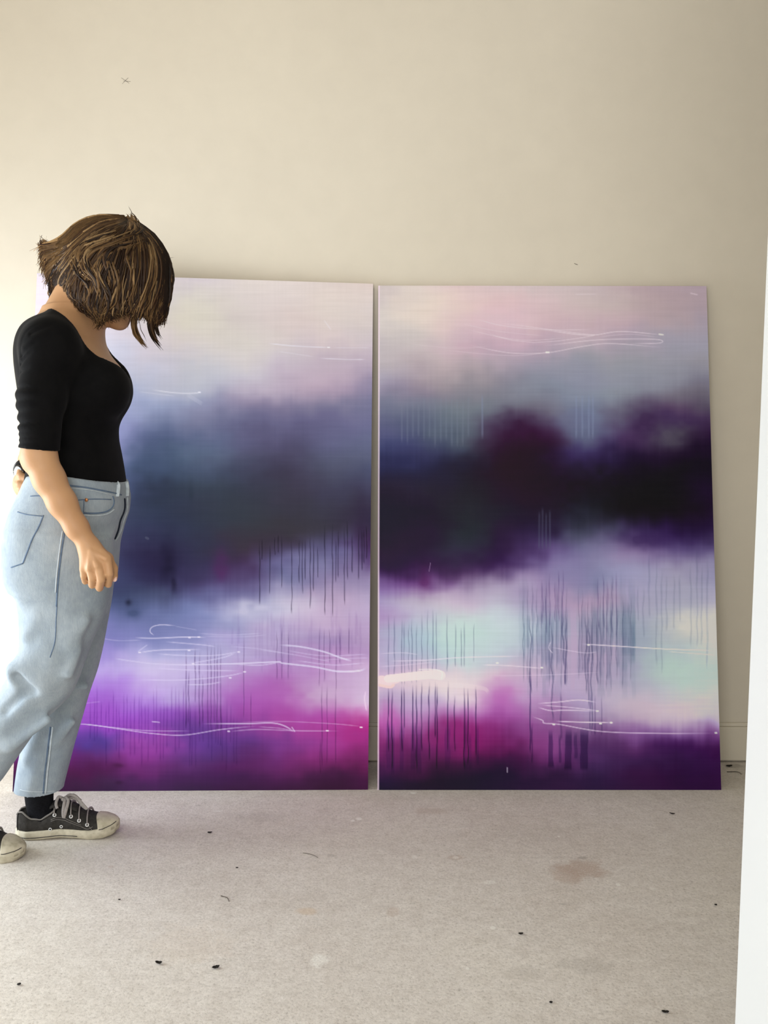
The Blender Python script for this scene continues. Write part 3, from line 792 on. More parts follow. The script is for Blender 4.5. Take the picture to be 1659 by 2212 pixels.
def paint_left():
    P = Paint(Q_L, L_ROWS, NU, NV, 57)
    # darker pools in the storm band
    for b in [(366, 1205, 16, 44, (22, 18, 44), .65), (378, 1255, 6, 16, (24, 20, 46), .6), (281, 1296, 7, 8, (24, 26, 46), .65), (292, 1318, 18, 16, (46, 62, 92), .45), (415, 1058, 5, 20, (38, 48, 62), .5),
              (480, 1218, 16, 30, (86, 32, 92), .6), (235, 1080, 20, 60, (62, 66, 98), .3), (540, 1312, 44, 18, (224, 222, 232), .6), (500, 1325, 30, 20, (196, 196, 222), .4), (320, 965, 50, 40, (80, 92, 124), .4),
              (262, 915, 30, 60, (170, 174, 216), .35), (420, 1000, 50, 30, (86, 98, 124), .35), (560, 930, 60, 30, (92, 88, 120), .35), (560, 1010, 70, 30, (62, 58, 82), .35), (680, 820, 50, 34, (200, 180, 194), .4),
              (430, 800, 40, 40, (198, 198, 208), .4), (600, 1020, 40, 14, (56, 50, 70), .4), (330, 1440, 40, 22, (214, 206, 236), .5), (270, 1415, 24, 20, (198, 184, 230), .4), (560, 1490, 60, 30, (180, 104, 184), .45),
              (700, 1500, 60, 30, (206, 182, 206), .5), (770, 1580, 30, 40, (160, 44, 126), .5), (410, 1600, 60, 20, (96, 60, 144), .5), (220, 1610, 40, 14, (84, 60, 146), .5), (200, 1660, 40, 18, (78, 26, 72), .5),
              (258, 1652, 12, 5, (60, 20, 56), .5), (262, 1690, 10, 4, (44, 20, 50), .5), (360, 1610, 50, 26, (150, 70, 164), .4), (400, 690, 24, 40, (230, 222, 204), .5), (780, 1140, 12, 60, (44, 28, 58), .4)]:
        P.blob(*b)
    thin = [(563, 1160, 1298), (568, 1160, 1200), (585, 1170, 1275), (596, 1155, 1190), (610, 1150, 1262), (603, 1150, 1185), (632, 1160, 1318), (648, 1160, 1252), (655, 1160, 1275), (661, 1160, 1245), (672, 1150, 1308),
            (679, 1160, 1270), (688, 1175, 1240), (703, 1125, 1322), (719, 1125, 1325), (726, 1160, 1250), (731, 1140, 1240), (745, 1130, 1300), (751, 1120, 1245), (761, 1150, 1230), (775, 1140, 1245), (782, 1140, 1225), (787, 1140, 1210), (792, 1130, 1200)]
    drips(P, [(x, a, b + 6, 1.6, 0.7) for x, a, b in thin], (0.32, 0.28, 0.38), 40)
    mid = [(530, 1370, 1540, 2), (405, 1400, 1560, 2.4), (411, 1450, 1550, 2.6), (425, 1400, 1505, 2.6), (434, 1410, 1560, 2.8), (441, 1460, 1550, 2.2), (452, 1390, 1560, 2.2), (459, 1395, 1565, 2.4), (466, 1390, 1555, 2),
           (473, 1395, 1570, 2.4), (480, 1395, 1570, 2.2), (481, 1525, 1600, 2), (600, 1365, 1455, 1.8), (611, 1350, 1455, 1.8), (625, 1365, 1455, 1.8), (545, 1500, 1560, 2), (691, 1360, 1470, 1.6), (702, 1360, 1460, 1.6),
           (713, 1360, 1420, 1.8), (727, 1370, 1480, 1.8), (735, 1370, 1420, 2), (754, 1360, 1400, 2), (697, 1480, 1650, 2), (708, 1480, 1640, 1.8), (726, 1490, 1640, 2), (693, 1600, 1660, 2)]
    drips(P, [(x, a - 8, b + 12, w * .85, 0.5) for x, a, b, w in mid], (0.50, 0.42, 0.58), 140)
    for k, x in enumerate(range(196, 420, 8)):
        P.shade(x + rng.rand() * 4, 1470 + rng.rand() * 50, 1570 + rng.rand() * 90, 2.6, (0.78, 0.68, 0.84), 0.55, 300 + k, .7)
    for k, x in enumerate(range(410, 520, 8)):
        P.shade(x + rng.rand() * 4, 1500 + rng.rand() * 60, 1600 + rng.rand() * 70, 2.8, (0.80, 0.72, 0.85), 0.5, 400 + k, .7)
    for k in range(30):
        P.shade(500 + rng.rand() * 280, 1290 + rng.rand() * 60, 1370 + rng.rand() * 90, 4, (0.94, 0.92, 0.96), 0.6, 600 + k, 1.2)
    W = (232, 228, 246)
    for pts, w, a in [([(384, 1347), (350, 1345), (331, 1350), (327, 1360), (336, 1368)], 1.8, .75), ([(380, 1348), (430, 1357)], 1.4, .3), ([(293, 1373), (340, 1374), (400, 1372), (450, 1373)], 2.4, .7),
                      ([(222, 1374), (260, 1379), (310, 1378)], 1.8, .35), ([(430, 1364), (500, 1368), (570, 1364)], 1.6, .35), ([(440, 1370), (520, 1372), (580, 1368)], 1.6, .3),
                      ([(305, 1405), (350, 1400), (440, 1399)], 2.6, .6), ([(360, 1382), (430, 1388), (470, 1393)], 2.2, .5), ([(300, 1404), (312, 1395), (322, 1388)], 2, .5),
                      ([(340, 1408), (400, 1412), (470, 1412), (520, 1404)], 2.2, .55), ([(250, 1418), (290, 1424), (340, 1430), (440, 1434)], 2.4, .5), ([(410, 1430), (480, 1418), (510, 1408)], 2.4, .5),
                      ([(340, 1440), (420, 1444), (520, 1446)], 2.2, .5), ([(300, 1464), (380, 1466), (450, 1462), (500, 1456), (532, 1449)], 2.2, .5), ([(405, 1476), (450, 1475), (482, 1470)], 2.6, .45),
                      ([(350, 1432), (430, 1432), (520, 1430), (600, 1427), (615, 1430), (680, 1438), (730, 1448), (775, 1447), (792, 1441)], (2.5, 4), .75), ([(604, 1390), (650, 1394), (700, 1405), (735, 1418), (762, 1426)], 3.4, .72),
                      ([(500, 1430), (560, 1434), (606, 1428)], 2.2, .5), ([(620, 1402), (700, 1414), (796, 1411)], 2, .35), ([(560, 1400), (640, 1412), (720, 1428)], 1.8, .35), ([(640, 1424), (720, 1434), (790, 1430)], 2.4, .4),
                      ([(690, 1424), (760, 1420), (796, 1419)], 1.8, .3), ([(500, 1393), (560, 1398), (620, 1408)], 1.6, .3), ([(160, 1561), (200, 1563), (260, 1572), (330, 1582), (400, 1586), (480, 1574), (560, 1566)], 2.2, .6),
                      ([(172, 1560), (240, 1568), (320, 1576), (420, 1577)], 2, .5), ([(330, 1556), (350, 1558)], 2.4, .6), ([(440, 1561), (540, 1561), (590, 1560), (616, 1566), (638, 1579)], 2.8, .65), ([(500, 1578), (560, 1574), (640, 1577), (735, 1578)], 2, .45),
                      ([(520, 1558), (620, 1557), (720, 1562), (782, 1568)], 1.8, .35), ([(632, 1568), (640, 1580)], 2.4, .6), ([(560, 1568), (610, 1572), (640, 1579)], 2, .4), ([(184, 1516), (220, 1512)], 1.8, .25)]:
        P.stroke(pts, w, W, a)
    for pts, w, a in [([(328, 838), (380, 845), (420, 846), (433, 844)], 2.6, .6), ([(300, 842), (380, 852)], 1.8, .3), ([(580, 740), (640, 746), (712, 749)], 2.4, .55), ([(690, 772), (750, 775), (790, 775)], 2, .5),
                      ([(600, 757), (680, 769)], 1.6, .3), ([(720, 750), (800, 750)], 1.6, .3), ([(405, 848), (440, 870)], 8, .15), ([(700, 690), (716, 712)], 3, .25)]:
        P.stroke(pts, w, (238, 234, 240), a)
    for x, y in ((412, 1373), (432, 1372), (304, 1405), (518, 1405), (531, 1448), (500, 1461), (420, 1430), (411, 1401), (708, 1577), (780, 1570), (432, 844), (710, 749), (497, 1578)):
        P.stroke([(x - 1, y), (x + 2, y)], 3, (246, 242, 250), .8, False)
    P.stroke([(790, 1490), (788, 1510), (792, 1535)], 3, (226, 206, 226), .6)
    P.stroke([(318, 1156), (322, 1158)], 5, (96, 98, 118), .6, False)
    return P

def canvas_material():
    m = NT('acrylic_on_canvas')
    a = m.n('ShaderNodeAttribute'); a.attribute_name = 'paint'
    co = m.coord()
    m.base(a.outputs['Color'])
    m.rough(0.5, 0.12)
    wv = m.n('ShaderNodeTexWave'); wv.inputs['Scale'].default_value = 160; m.l(co, wv.inputs['Vector'])
    m.bump(m.math('ADD', m.noise(co, 420, 2), m.math('MULTIPLY', m.noise(co, 40, 3), 1.5)), 0.10, 0.001)
    return m.m
canvas_m = canvas_material()
wood_m = simple_mat('pine_stretcher', (0.50, 0.36, 0.22, 1), 0.7, 0.2, 0.15, 30, 0.1)

def build_painting(P, corners, label, tint, illum):
    """corners: world TL, TR, BR, BL of the painted face"""
    TL, TR, BR, BL = [np.asarray(c, float) for c in corners]
    nu, nv = P.nu, P.nv
    u, v = np.meshgrid(np.linspace(0, 1, nu), np.linspace(0, 1, nv))
    u, v = u[..., None], v[..., None]
    G = (TL * (1 - u) + TR * u) * (1 - v) + (BL * (1 - u) + BR * u) * v
    nrm = np.cross(TR - TL, BL - TL); nrm /= np.linalg.norm(nrm)          # pointing away from the wall or not
    if nrm[1] < 0:
        nrm = -nrm                                                        # back of the canvas
    alb = (to_lin(P.c) - 0.0035) / illum(P.x, P.y)
    alb = np.clip(alb, 0.003, 0.92)
    verts = [G.reshape(-1, 3)]; cols = [alb.reshape(-1, 3)]
    idx = np.arange(nu * nv).reshape(nv, nu)
    F = [np.stack([idx[:-1, :-1], idx[1:, :-1], idx[1:, 1:], idx[:-1, 1:]], -1).reshape(-1, 4)]
    base = nu * nv
    th = 0.019
    # turned-over sides
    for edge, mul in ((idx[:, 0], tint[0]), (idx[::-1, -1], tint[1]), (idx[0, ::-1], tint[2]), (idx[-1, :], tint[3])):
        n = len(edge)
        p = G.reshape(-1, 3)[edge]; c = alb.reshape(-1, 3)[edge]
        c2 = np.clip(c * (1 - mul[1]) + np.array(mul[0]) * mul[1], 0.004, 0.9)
        verts += [p, p + nrm * th]; cols += [c2, c2]
        a = base + np.arange(n); b = a + n
        F.append(np.stack([a[:-1], b[:-1], b[1:], a[1:]], -1))
        base += 2 * n
    t = thing('canvas_painting', label, 'painting', (BL + BR) / 2, 'pair of abstract canvases leaning on the wall')
    o = link_mesh('painted_canvas', np.vstack(verts), np.vstack(F), canvas_m, t, colors=np.vstack(cols), smooth=False)
    # pine stretcher frame behind the cloth
    g = Geo()
    def bar(a, b, wid, inward):
        i = inward / np.linalg.norm(inward) * wid
        q = []
        for off in (nrm * 0.004, nrm * th):
            q += [a + off, b + off, b + off + i, a + off + i]
        g.add(q, [(0, 1, 2, 3), (7, 6, 5, 4), (0, 4, 5, 1), (1, 5, 6, 2), (2, 6, 7, 3), (3, 7, 4, 0)])
    e = 0.002
    ux = (TR - TL) / np.linalg.norm(TR - TL); uy = (BL - TL) / np.linalg.norm(BL - TL)
    a, b, c, d = TL + (ux + uy) * e, TR + (uy - ux) * e, BR - (ux + uy) * e, BL + (ux - uy) * e
    bar(a, b, 0.045, uy); bar(d, c, 0.045, -uy); bar(a, d, 0.045, ux); bar(b, c, 0.045, -ux)
    m1, m2 = (a + d) / 2, (b + c) / 2
    bar(m1, m2, 0.045, uy)
    g.build('stretcher_frame', wood_m, t, smooth=False)
    return t

def plane_pt(px, py, a, b):
    """point seen at pixel (px, py) on the vertical-ish plane through depths: Y = a + b * Z"""
    r, u = (px - CX) / F_PX, (CY - py) / F_PX
    d = np.array([r, cs + u * sn, -sn + u * cs])
    t = (a + b * CAM_H) / (d[1] - b * d[2])
    return np.array([0, 0, CAM_H]) + d * t

# right canvas: foot on the slab, head on the wall
foot = floor_pt(1187, 1706.5)[1]
head_y = WALL_Y - 0.0215
hz = U(1170, 617.5, head_y)[2]
slope = (head_y - foot) / hz
R_C = [plane_pt(x, y, foot, slope) for x, y in Q_R]
# left canvas: its outer edge stands a little further from the wall
L_BL, L_BR = floor_pt(*Q_L[3]), floor_pt(*Q_L[2])
L_TR = U(*Q_L[1], head_y)
L_TL = L_BL + (L_TR - L_BR)
k = Q_L[0]
r_, u_ = (k[0] - CX) / F_PX, (CY - k[1]) / F_PX
L_TL = U(k[0], k[1], head_y - 0.055)

def poly_illum(co):
    co = np.array(co, float)
    def f(x, y):
        a, b = (np.maximum(x, 190) - 829) / 829, (y - 1106) / 1106
        B = np.stack([np.ones_like(a), a, b, a * a, a * b, b * b, a**3, a * a * b, a * b * b, b**3], -1)
        return np.clip(B @ co.T, 0.08, 3.0)
    return f
ILL_R = ILL_L = None
if ILLUM is None:
    illum_r = illum_l = None
else:
    illum_r, illum_l = poly_illum(ILLUM[0]), poly_illum(ILLUM[1])
if MEASURE:
    class Flat:
        pass
    def flat(quad):
        P = Paint(quad, L_ROWS, 60, 90, 1); P.c = P.c * 0 + 188.0
        return P
    one = lambda x, y: np.ones(x.shape + (3,))
    PR, PL = flat(Q_R), flat(Q_L)
    illum_r = illum_l = one
else:
    PR, PL = paint_right(), paint_left()
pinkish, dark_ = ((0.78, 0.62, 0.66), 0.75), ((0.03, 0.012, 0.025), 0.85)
build_painting(PR, R_C, 'right leaning canvas with a near-black purple band and pale mint patches', (pinkish, dark_, ((0.3, 0.25, 0.25), 0.3), dark_), illum_r)
build_painting(PL, [L_TL, L_TR, L_BR, L_BL], 'left leaning canvas of slate cloud over violet and magenta, behind the person', (pinkish, dark_, ((0.3, 0.25, 0.25), 0.2), dark_), illum_l)
# ------------------------------------------------------------------ the person
YC, YN, YF = 2.25, 2.165, 2.335               # body mid-plane, near (right) leg, far (left) leg
rnd = random.Random(7)

def skin_material():
    m = NT('skin')
    co = m.coord()
    c = m.ramp(m.noise(co, 9, 4), [(0.3, (0.475, 0.258, 0.128, 1)), (0.7, (0.545, 0.312, 0.162, 1))])
    m.base(c)
    m.rough(0.5, 0.35)
    m.b.inputs['Subsurface Weight'].default_value = 0.06
    m.b.inputs['Subsurface Radius'].default_value = (0.012, 0.005, 0.003)
    m.bump(m.noise(co, 260, 3), 0.12, 0.0012)
    return m.m
skin_m = skin_material()
nail_m = simple_mat('nail', (0.72, 0.47, 0.38, 1), 0.3, 0.5, 0.04, 60, 0)

# --- body: torso, neck, head, both arms and hands as one continuous surface
def sec(px_rows, Y):
    out = []
    for y, xb, xf, yc, hw in px_rows:
        a, b = U(xb, y, Y), U(xf, y, Y)
        out.append((a[2], a[0], b[0], yc, hw))
    return out

TORSO = [(678, 122, 160, YC, .030), (686, 100, 182, YC, .080), (698, 78, 200, YC, .128), (716, 66, 208, YC, .160), (738, 57, 216, YC, .172), (762, 52, 229, YC, .176), (790, 51, 247, YC, .172),
         (820, 53, 261, YC, .166), (848, 56, 267, YC, .160), (874, 60, 262, YC, .153), (900, 64, 250, YC, .147), (925, 67, 245, YC, .142), (950, 70, 246, YC, .140),
         (980, 73, 252, YC, .143), (1010, 74, 257, YC, .149), (1045, 68, 262, YC, .156), (1080, 60, 262, YC, .160)]
T_SEC = sec(TORSO, YC)

t_ = math.radians(20)
HC = U(236, 577, YC)
fw = np.array([math.cos(t_), 0, -math.sin(t_)]); up = np.array([math.sin(t_), 0, math.cos(t_)]); sd = np.array([0, 1.0, 0])
HR = np.array([fw, sd, up])
def hp(f, s, u):
    return HC + fw * f + sd * s + up * u

# right (near) arm, left (far) arm
SH_R, EL_R, WR_R = U(106, 756, YC - .160), U(84, 985, YC - .205), U(187, 1172, YC - .215)
SH_L, EL_L, WR_L = U(120, 745, YC + .165), U(96, 965, YC + .225), U(66, 1030, YC - .01)

def hand_right(F):
    yb = WR_R[1]
    pal = [(U(195, 1190, yb - .004), .023), (U(207, 1214, yb - .010), .027)]
    # flat palm built from tapering metacarpal rods
    base = U(190, 1176, yb)
    kn = {'index': U(231, 1207, yb - .010), 'middle': U(212, 1222, yb - .016), 'ring': U(195, 1228, yb - .016), 'little': U(181, 1230, yb - .011)}
    for q, r in (('index', .0112), ('middle', .0115), ('ring', .0108), ('little', .0098)):
        F.cone(base + (kn[q] - base) * 0.05, kn[q], .018, r, .008)
    F.cone(U(196, 1188, yb + .008), U(210, 1216, yb + .006), .018, .017, .02)
    fingers = {
        'index': [kn['index'], U(236, 1239, yb - .012), U(234, 1262, yb + .010), U(229, 1257, yb + .030)],
        'middle': [kn['middle'], U(218, 1252, yb - .020), U(215, 1270, yb + .006), U(210, 1258, yb + .027)],
        'ring': [kn['ring'], U(199, 1250, yb - .018), U(199, 1264, yb + .006), U(196, 1254, yb + .025)],
        'little': [kn['little'], U(181, 1244, yb - .012), U(184, 1256, yb + .006), U(184, 1248, yb + .021)]}
    rad = {'index': (.0104, .0092, .0083, .0074), 'middle': (.0106, .0094, .0085, .0076), 'ring': (.0100, .0088, .0080, .0071), 'little': (.0088, .0077, .0070, .0062)}
    for q in fingers:
        F.chain(fingers[q], rad[q], .0012)
    # thumb from the side of the palm
    th = [U(203, 1184, yb + .010), U(232, 1206, yb + .016), U(244, 1228, yb + .018), U(247, 1246, yb + .014)]
    F.chain(th, (.0155, .0120, .0098, .0080), .006)
    # tendons on the back of the hand
    for q in ('index', 'middle', 'ring'):
        F.cone(U(196, 1190, yb - .021), kn[q] + np.array([0, -.0105, .001]), .002, .0035, .007)

def hand_left(F):
    y0 = WR_L[1]
    kn = [U(42, 1034, y0 - .03), U(40, 1046, y0 - .03), U(43, 1057, y0 - .03), U(50, 1066, y0 - .03)]
    base = U(66, 1034, y0 - .005)
    for p, r in zip(kn, (.012, .0125, .012, .011)):
        F.cone(base, p, .018, r, .014)
    tips = [[U(47, 1030, y0 - .055), U(62, 1036, y0 - .062)], [U(44, 1046, y0 - .058), U(62, 1050, y0 - .064)],
            [U(47, 1060, y0 - .056), U(64, 1062, y0 - .062)], [U(54, 1070, y0 - .052), U(68, 1070, y0 - .056)]]
    for p, tt, r in zip(kn, tips, (.0105, .011, .0105, .0095)):
        F.chain([p] + tt, (r, r * .9, r * .78), .0025)
    F.chain([U(60, 1022, y0 - .012), U(48, 1020, y0 - .03), U(43, 1026, y0 - .048)], (.014, .011, .0085), .006)

F = Field((U(20, 900, YC)[0] - .02, YC - .29, U(829, 1300, YC)[2]), (U(330, 900, YC)[0], YC + .31, U(829, 470, YC)[2]), 0.0031)
F.stack(T_SEC, 0)
# neck leaning forward with the head
F.cone(U(146, 712, YC), U(198, 640, YC), .062, .055, .06, sq=(1.0, 1.02, 1))
F.cone(U(136, 696, YC), U(172, 630, YC), .046, .052, .035)
# trapezius slopes and shoulder caps
for s in (-1, 1):
    F.cone(U(140, 690, YC + s * .05), U(114, 728, YC + s * .146), .038, .037, .035)
    F.ell(U(112, 758, YC + s * .154), (.050, .047, .054), None, .03)
# clavicle hint and breasts
for s in (-1, 1):
    F.cone(U(206, 752, YC + s * .02), U(150, 728, YC + s * .14), .006, .006, .014)
    F.ell(U(233, 838, YC + s * .068), (.046, .062, .056), None, .03)
# head: cranium, face, jaw, nose, lips, chin, ears
F.ell(hp(-.012, 0, .012), (.093, .073, .092), HR, .02)
F.ell(hp(.030, 0, -.035), (.062, .060, .085), HR, .02)
F.ell(hp(.045, 0, -.095), (.040, .044, .034), HR, .025)
F.ell(hp(.066, 0, -.117), (.017, .020, .015), HR, .02)
F.cone(hp(.090, 0, -.010), hp(.107, 0, -.046), .008, .0115, .010)
F.ell(hp(.096, 0, -.052), (.011, .016, .009), HR, .008)
for s in (-1, 1):
    F.ell(hp(.083, s * .031, -.002), (.010, .017, .010), HR, .008, 'sub')
    F.ell(hp(.075, s * .031, -.002), (.012, .013, .011), HR, .003)
    F.cone(hp(.090, s * .012, .016), hp(.080, s * .045, .018), .006, .005, .008)
    F.ell(hp(.060, s * .046, -.035), (.020, .014, .018), HR, .015)
    F.ell(hp(-.008, s * .076, -.020), (.017, .007, .030), HR, .004)
F.cone(hp(.088, -.016, -.077), hp(.088, .016, -.077), .0065, .0065, .006)
F.cone(hp(.085, -.014, -.088), hp(.085, .014, -.088), .0065, .0065, .006)
F.cone(hp(.095, -.020, -.0825), hp(.095, .020, -.0825), .0022, .0022, .002, 'sub')
# near arm
F.cone(SH_R, U(89, 860, YC - .19), .048, .039, .03)
F.cone(U(89, 860, YC - .19), EL_R, .039, .0365, .02)
F.chain([EL_R, U(106, 1035, YC - .208), U(134, 1086, YC - .211), U(166, 1140, YC - .214), WR_R], (.0355, .0335, .0300, .0240, .0200), .015)
F.cone(U(60, 990, YC - .20), U(66, 1003, YC - .203), .012, .013, .018)          # point of the elbow
F.cone(WR_R, U(197, 1188, WR_R[1]), .0205, .022, .01)
hand_right(F)
# far arm bent behind the back
F.cone(SH_L, EL_L, .050, .038, .03)
F.chain([EL_L, (EL_L + WR_L) / 2 + np.array([-.012, 0, 0]), WR_L], (.038, .034, .0225), .012)
hand_left(F)
bv, bf = F.mesh()
FEET = np.array([U(95, 1800, YC)[0], YC, 0.0])
person = link_mesh('person', bv, bf, skin_m, None, FEET)
tag(person, 'person with a brown bob walking right, head bowed, one hand behind the back', 'person')

# nails of the visible hand
for k, (p, d) in enumerate([(U(247.5, 1248, WR_R[1] + .010), (0.25, -0.4, -1.0))]):
    g = Geo()
    d = np.array(d, float); d /= np.linalg.norm(d)
    g.tube(np.array([p - d * .003, p, p + d * .006, p + d * .009]), [.0045, .0058, .0052, .0025], 10, 0.5, (0, 1, 0))
    g.build('thumb_nail', nail_m, person)

# --- black close-fitting top
def shirt_material():
    m = NT('black_jersey')
    co = m.coord()
    m.base(m.ramp(m.noise(co, 30, 3), [(0.3, (0.0022, 0.0022, 0.0026, 1)), (0.7, (0.0042, 0.0040, 0.0044, 1))]))
    m.rough(0.85, 0.10)
    m.b.inputs['Sheen Weight'].default_value = 0.03
    m.b.inputs['Sheen Roughness'].default_value = 0.4
    m.bump(m.noise(co, 500, 2), 0.2, 0.001)
    return m.m
shirt_m = shirt_material()
S = Field((U(20, 900, YC)[0] - .02, YC - .29, U(829, 1110, YC)[2]), (U(300, 900, YC)[0], YC + .31, U(829, 655, YC)[2]), 0.0036)
GR = .005
S.stack(T_SEC, 0, grow=GR)
for s in (-1, 1):
    S.cone(U(140, 690, YC + s * .05), U(114, 728, YC + s * .146), .038 + GR, .037 + GR, .035)
    S.ell(U(112, 758, YC + s * .154), (.055, .052, .059), None, .03)
    S.ell(U(233, 838, YC + s * .066), (.046 + GR, .064 + GR, .058 + GR), None, .045)
S.cone(U(136, 696, YC), U(172, 630, YC), .046 + GR, .052, .035)
S.cone(SH_R, U(89, 860, YC - .19), .053 + GR, .0435 + GR, .03)
S.cone(U(89, 860, YC - .19), EL_R, .043 + GR, .0375 + GR, .02)
S.cone(SH_L, EL_L, .050 + GR, .038 + GR, .03)
# gathered wrinkles across the sleeve and the back of the shoulder
def crease(p0, p1, w, depth, Y):
    a, b = U(*p0, Y), U(*p1, Y)
    lo, hi = np.minimum(a, b) - .02, np.maximum(a, b) + .02
    lo[1] -= .09; hi[1] += .09
    s = S.window(lo, hi)
    x, y, z = S.grid(s)
    d = (b - a); L = d[0] ** 2 + d[2] ** 2
    t = np.clip(((x - a[0]) * d[0] + (z - a[2]) * d[2]) / L, 0, 1)
    e2 = (x - a[0] - t * d[0]) ** 2 + (z - a[2] - t * d[2]) ** 2
    S.d[s] += (1.15 * depth * np.exp(-e2 / w ** 2) * (1 - t * 0.7) * (y < YC - .1)).astype(np.float32)
for p0, p1, dp in [((42, 838), (96, 840), .004), ((41, 865), (84, 863), .004), ((42, 890), (90, 886), .0025), ((43, 915), (104, 912), .004), ((44, 932), (92, 934), .0025),
                   ((45, 945), (112, 943), .003), ((46, 956), (100, 957), .003), ((46, 804), (70, 796), .004), ((44, 786), (76, 760), .005), ((48, 770), (84, 742), .004), ((70, 722), (110, 702), .003)]:
    crease(p0, p1, .0042, dp, YC - .2)
for p0, p1 in [((41, 852), (92, 852)), ((42, 878), (88, 875)), ((43, 903), (96, 900)), ((44, 924), (100, 923)), ((46, 778), (78, 750)), ((52, 752), (96, 724))]:
    crease(p0, p1, .006, -.0022, YC - .2)
# neckline: scooped front, cut from the nape over the shoulder down to the breastbone
nx = [U(px, 700, YC)[0] for px in (60, 100, 118, 140, 165, 190, 215, 236, 262, 300)]
nz = [U(140, py, YC)[2] for py in (642, 668, 686, 708, 740, 768, 791, 804, 812, 812)]
def neck_cut(x, y, z):
    dy = np.abs(y - YC)
    zz = np.interp(x + 0 * y, nx, nz)
    # the straps rise over the shoulders, the middle dips in front and at the nape
    lift = np.clip((dy - .055) / .10, 0, 1) * .085 - np.clip(1 - dy / .075, 0, 1) * .004
    return (zz + lift - z) * 0.8
S.cut(neck_cut, lo=(nx[0], YC - .17, nz[-1] - .02))
# sleeve cuffs
def cuff_plane(a, b, nrm_bias):
    n = (b - a) / np.linalg.norm(b - a)
    return n
ca = U(84, 971, EL_R[1]); n1 = np.array([0.10, 0, 1.0]); n1 /= np.linalg.norm(n1)
S.cut(lambda x, y, z: np.where((y < YC - .155) & (x < U(126, 970, YC - .2)[0]), (x - ca[0]) * n1[0] + (z - ca[2]) * n1[2], 0.1), hi=(9, YC - .15, U(829, 930, YC)[2]))
n2 = (SH_L - EL_L) / np.linalg.norm(SH_L - EL_L); c2 = EL_L + n2 * .02
S.cut(lambda x, y, z: np.where(y > YC + .16, (x - c2[0]) * n2[0] + (y - c2[1]) * n2[1] + (z - c2[2]) * n2[2], 0.1))
zb = U(829, 1082, YC)[2]
S.cut(lambda x, y, z: z - zb + 0 * x + 0 * y)
sv, sf = S.mesh()
shirt = link_mesh('black_top', sv, sf, shirt_m, person)

# --- light wash jeans
def denim_material():
    m = NT('light_denim')
    co = m.coord()
    c = m.ramp(m.noise(co, 7, 5, 0.6), [(0.28, JEAN_C0), (0.5, JEAN_C1), (0.74, JEAN_C2)])
    mp = m.n('ShaderNodeMapping'); mp.inputs['Scale'].default_value = (380, 380, 60); m.l(co, mp.inputs['Vector'])
    c = m.mix(0.5, c, m.ramp(m.noise(co, 38, 5, 0.7), [(0.32, (0.80, 0.83, 0.86)), (0.6, (1.06, 1.05, 1.03))]), 'MULTIPLY')
    c = m.mix(0.34, c, m.ramp(m.noise(mp.outputs[0], 1.0, 2), [(0.3, (0.62, 0.66, 0.72)), (0.65, (1, 1, 1))]), 'MULTIPLY')
    m.base(c)
    m.rough(0.82, 0.15)
    m.b.inputs['Sheen Weight'].default_value = 0.08
    m.bump(m.math('ADD', m.noise(co, 420, 2), m.math('MULTIPLY', m.noise(co, 30, 4), 2.0)), 0.30, 0.002)
    return m.m
JEAN_C0, JEAN_C1, JEAN_C2 = (0.265, 0.32, 0.375, 1), (0.33, 0.385, 0.432, 1), (0.40, 0.45, 0.49, 1)
denim_m = denim_material()
thread_m = simple_mat('dark_seam_denim', (0.12, 0.17, 0.25, 1), 0.85, 0.1, 0.15, 90, 0.2)  # darker denim blue for the seam lines
fly_gap_shade_m = simple_mat('fly_gap_shade_navy', (0.018, 0.022, 0.035, 1), 0.9, 0.1, 0.1, 90, 0)
pale_m = simple_mat('worn_denim_edge', (0.50, 0.56, 0.60, 1), 0.85, 0.1, 0.12, 90, 0.2)
copper_m = simple_mat('copper_rivet', (0.50, 0.22, 0.09, 1), 0.35, 0.5, 0.1, 90, 0, 0.8)

HIP = [(1018, 70, 262, YC, .158), (1045, 66, 268, YC, .163), (1075, 52, 273, YC, .168), (1105, 38, 270, YC, .173), (1140, 28, 258, YC, .176), (1175, 24, 249, YC, .177), (1210, 23, 246, YC, .176), (1245, 27, 243, YC, .172), (1262, 36, 240, YC, .168)]
NEAR = [(1160, 30, 238, YN, .080), (1210, 28, 240, YN, .088), (1260, 33, 240, YN, .088), (1310, 42, 230, YN, .085), (1350, 46, 216, YN, .082), (1385, 47, 197, YN, .079), (1415, 43, 187, YN, .077), (1445, 30, 176, YN, .075), (1475, 10, 166, YN, .073),
        (1505, -8, 150, YN, .071), (1535, -30, 120, YN, .070), (1562, -48, 88, YN, .069), (1600, -68, 62, YN, .068), (1640, -88, 34, YN, .067), (1690, -124, 0, YN, .066), (1730, -162, -38, YN, .065)]
FAR = [(1180, 60, 246, YF, .082), (1240, 72, 245, YF, .088), (1290, 82, 240, YF, .086), (1340, 88, 231, YF, .083), (1400, 90, 220, YF, .079), (1450, 86, 208, YF, .076), (1500, 76, 190, YF, .073), (1550, 64, 176, YF, .070), (1600, 52, 161, YF, .067),
       (1650, 41, 148, YF, .064), (1700, 34, 135, YF, .062), (1730, 31, 131, YF, .061)]
J = Field((U(-150, 900, YN)[0] - .03, YN - .14, U(829, 1760, YN)[2]), (U(300, 900, YC)[0], YF + .14, U(829, 1005, YC)[2]), 0.0042)
J.stack(sec(HIP, YC), 0, n=2.3)
J.stack(sec(NEAR, YN), .03, n=2.1)
J.stack(sec(FAR, YF), .02, n=2.1)
# seat
J.ell(U(78, 1172, YC - .08), (.045, .080, .09), None, .03)
J.ell(U(78, 1172, YC + .08), (.045, .080, .09), None, .03)
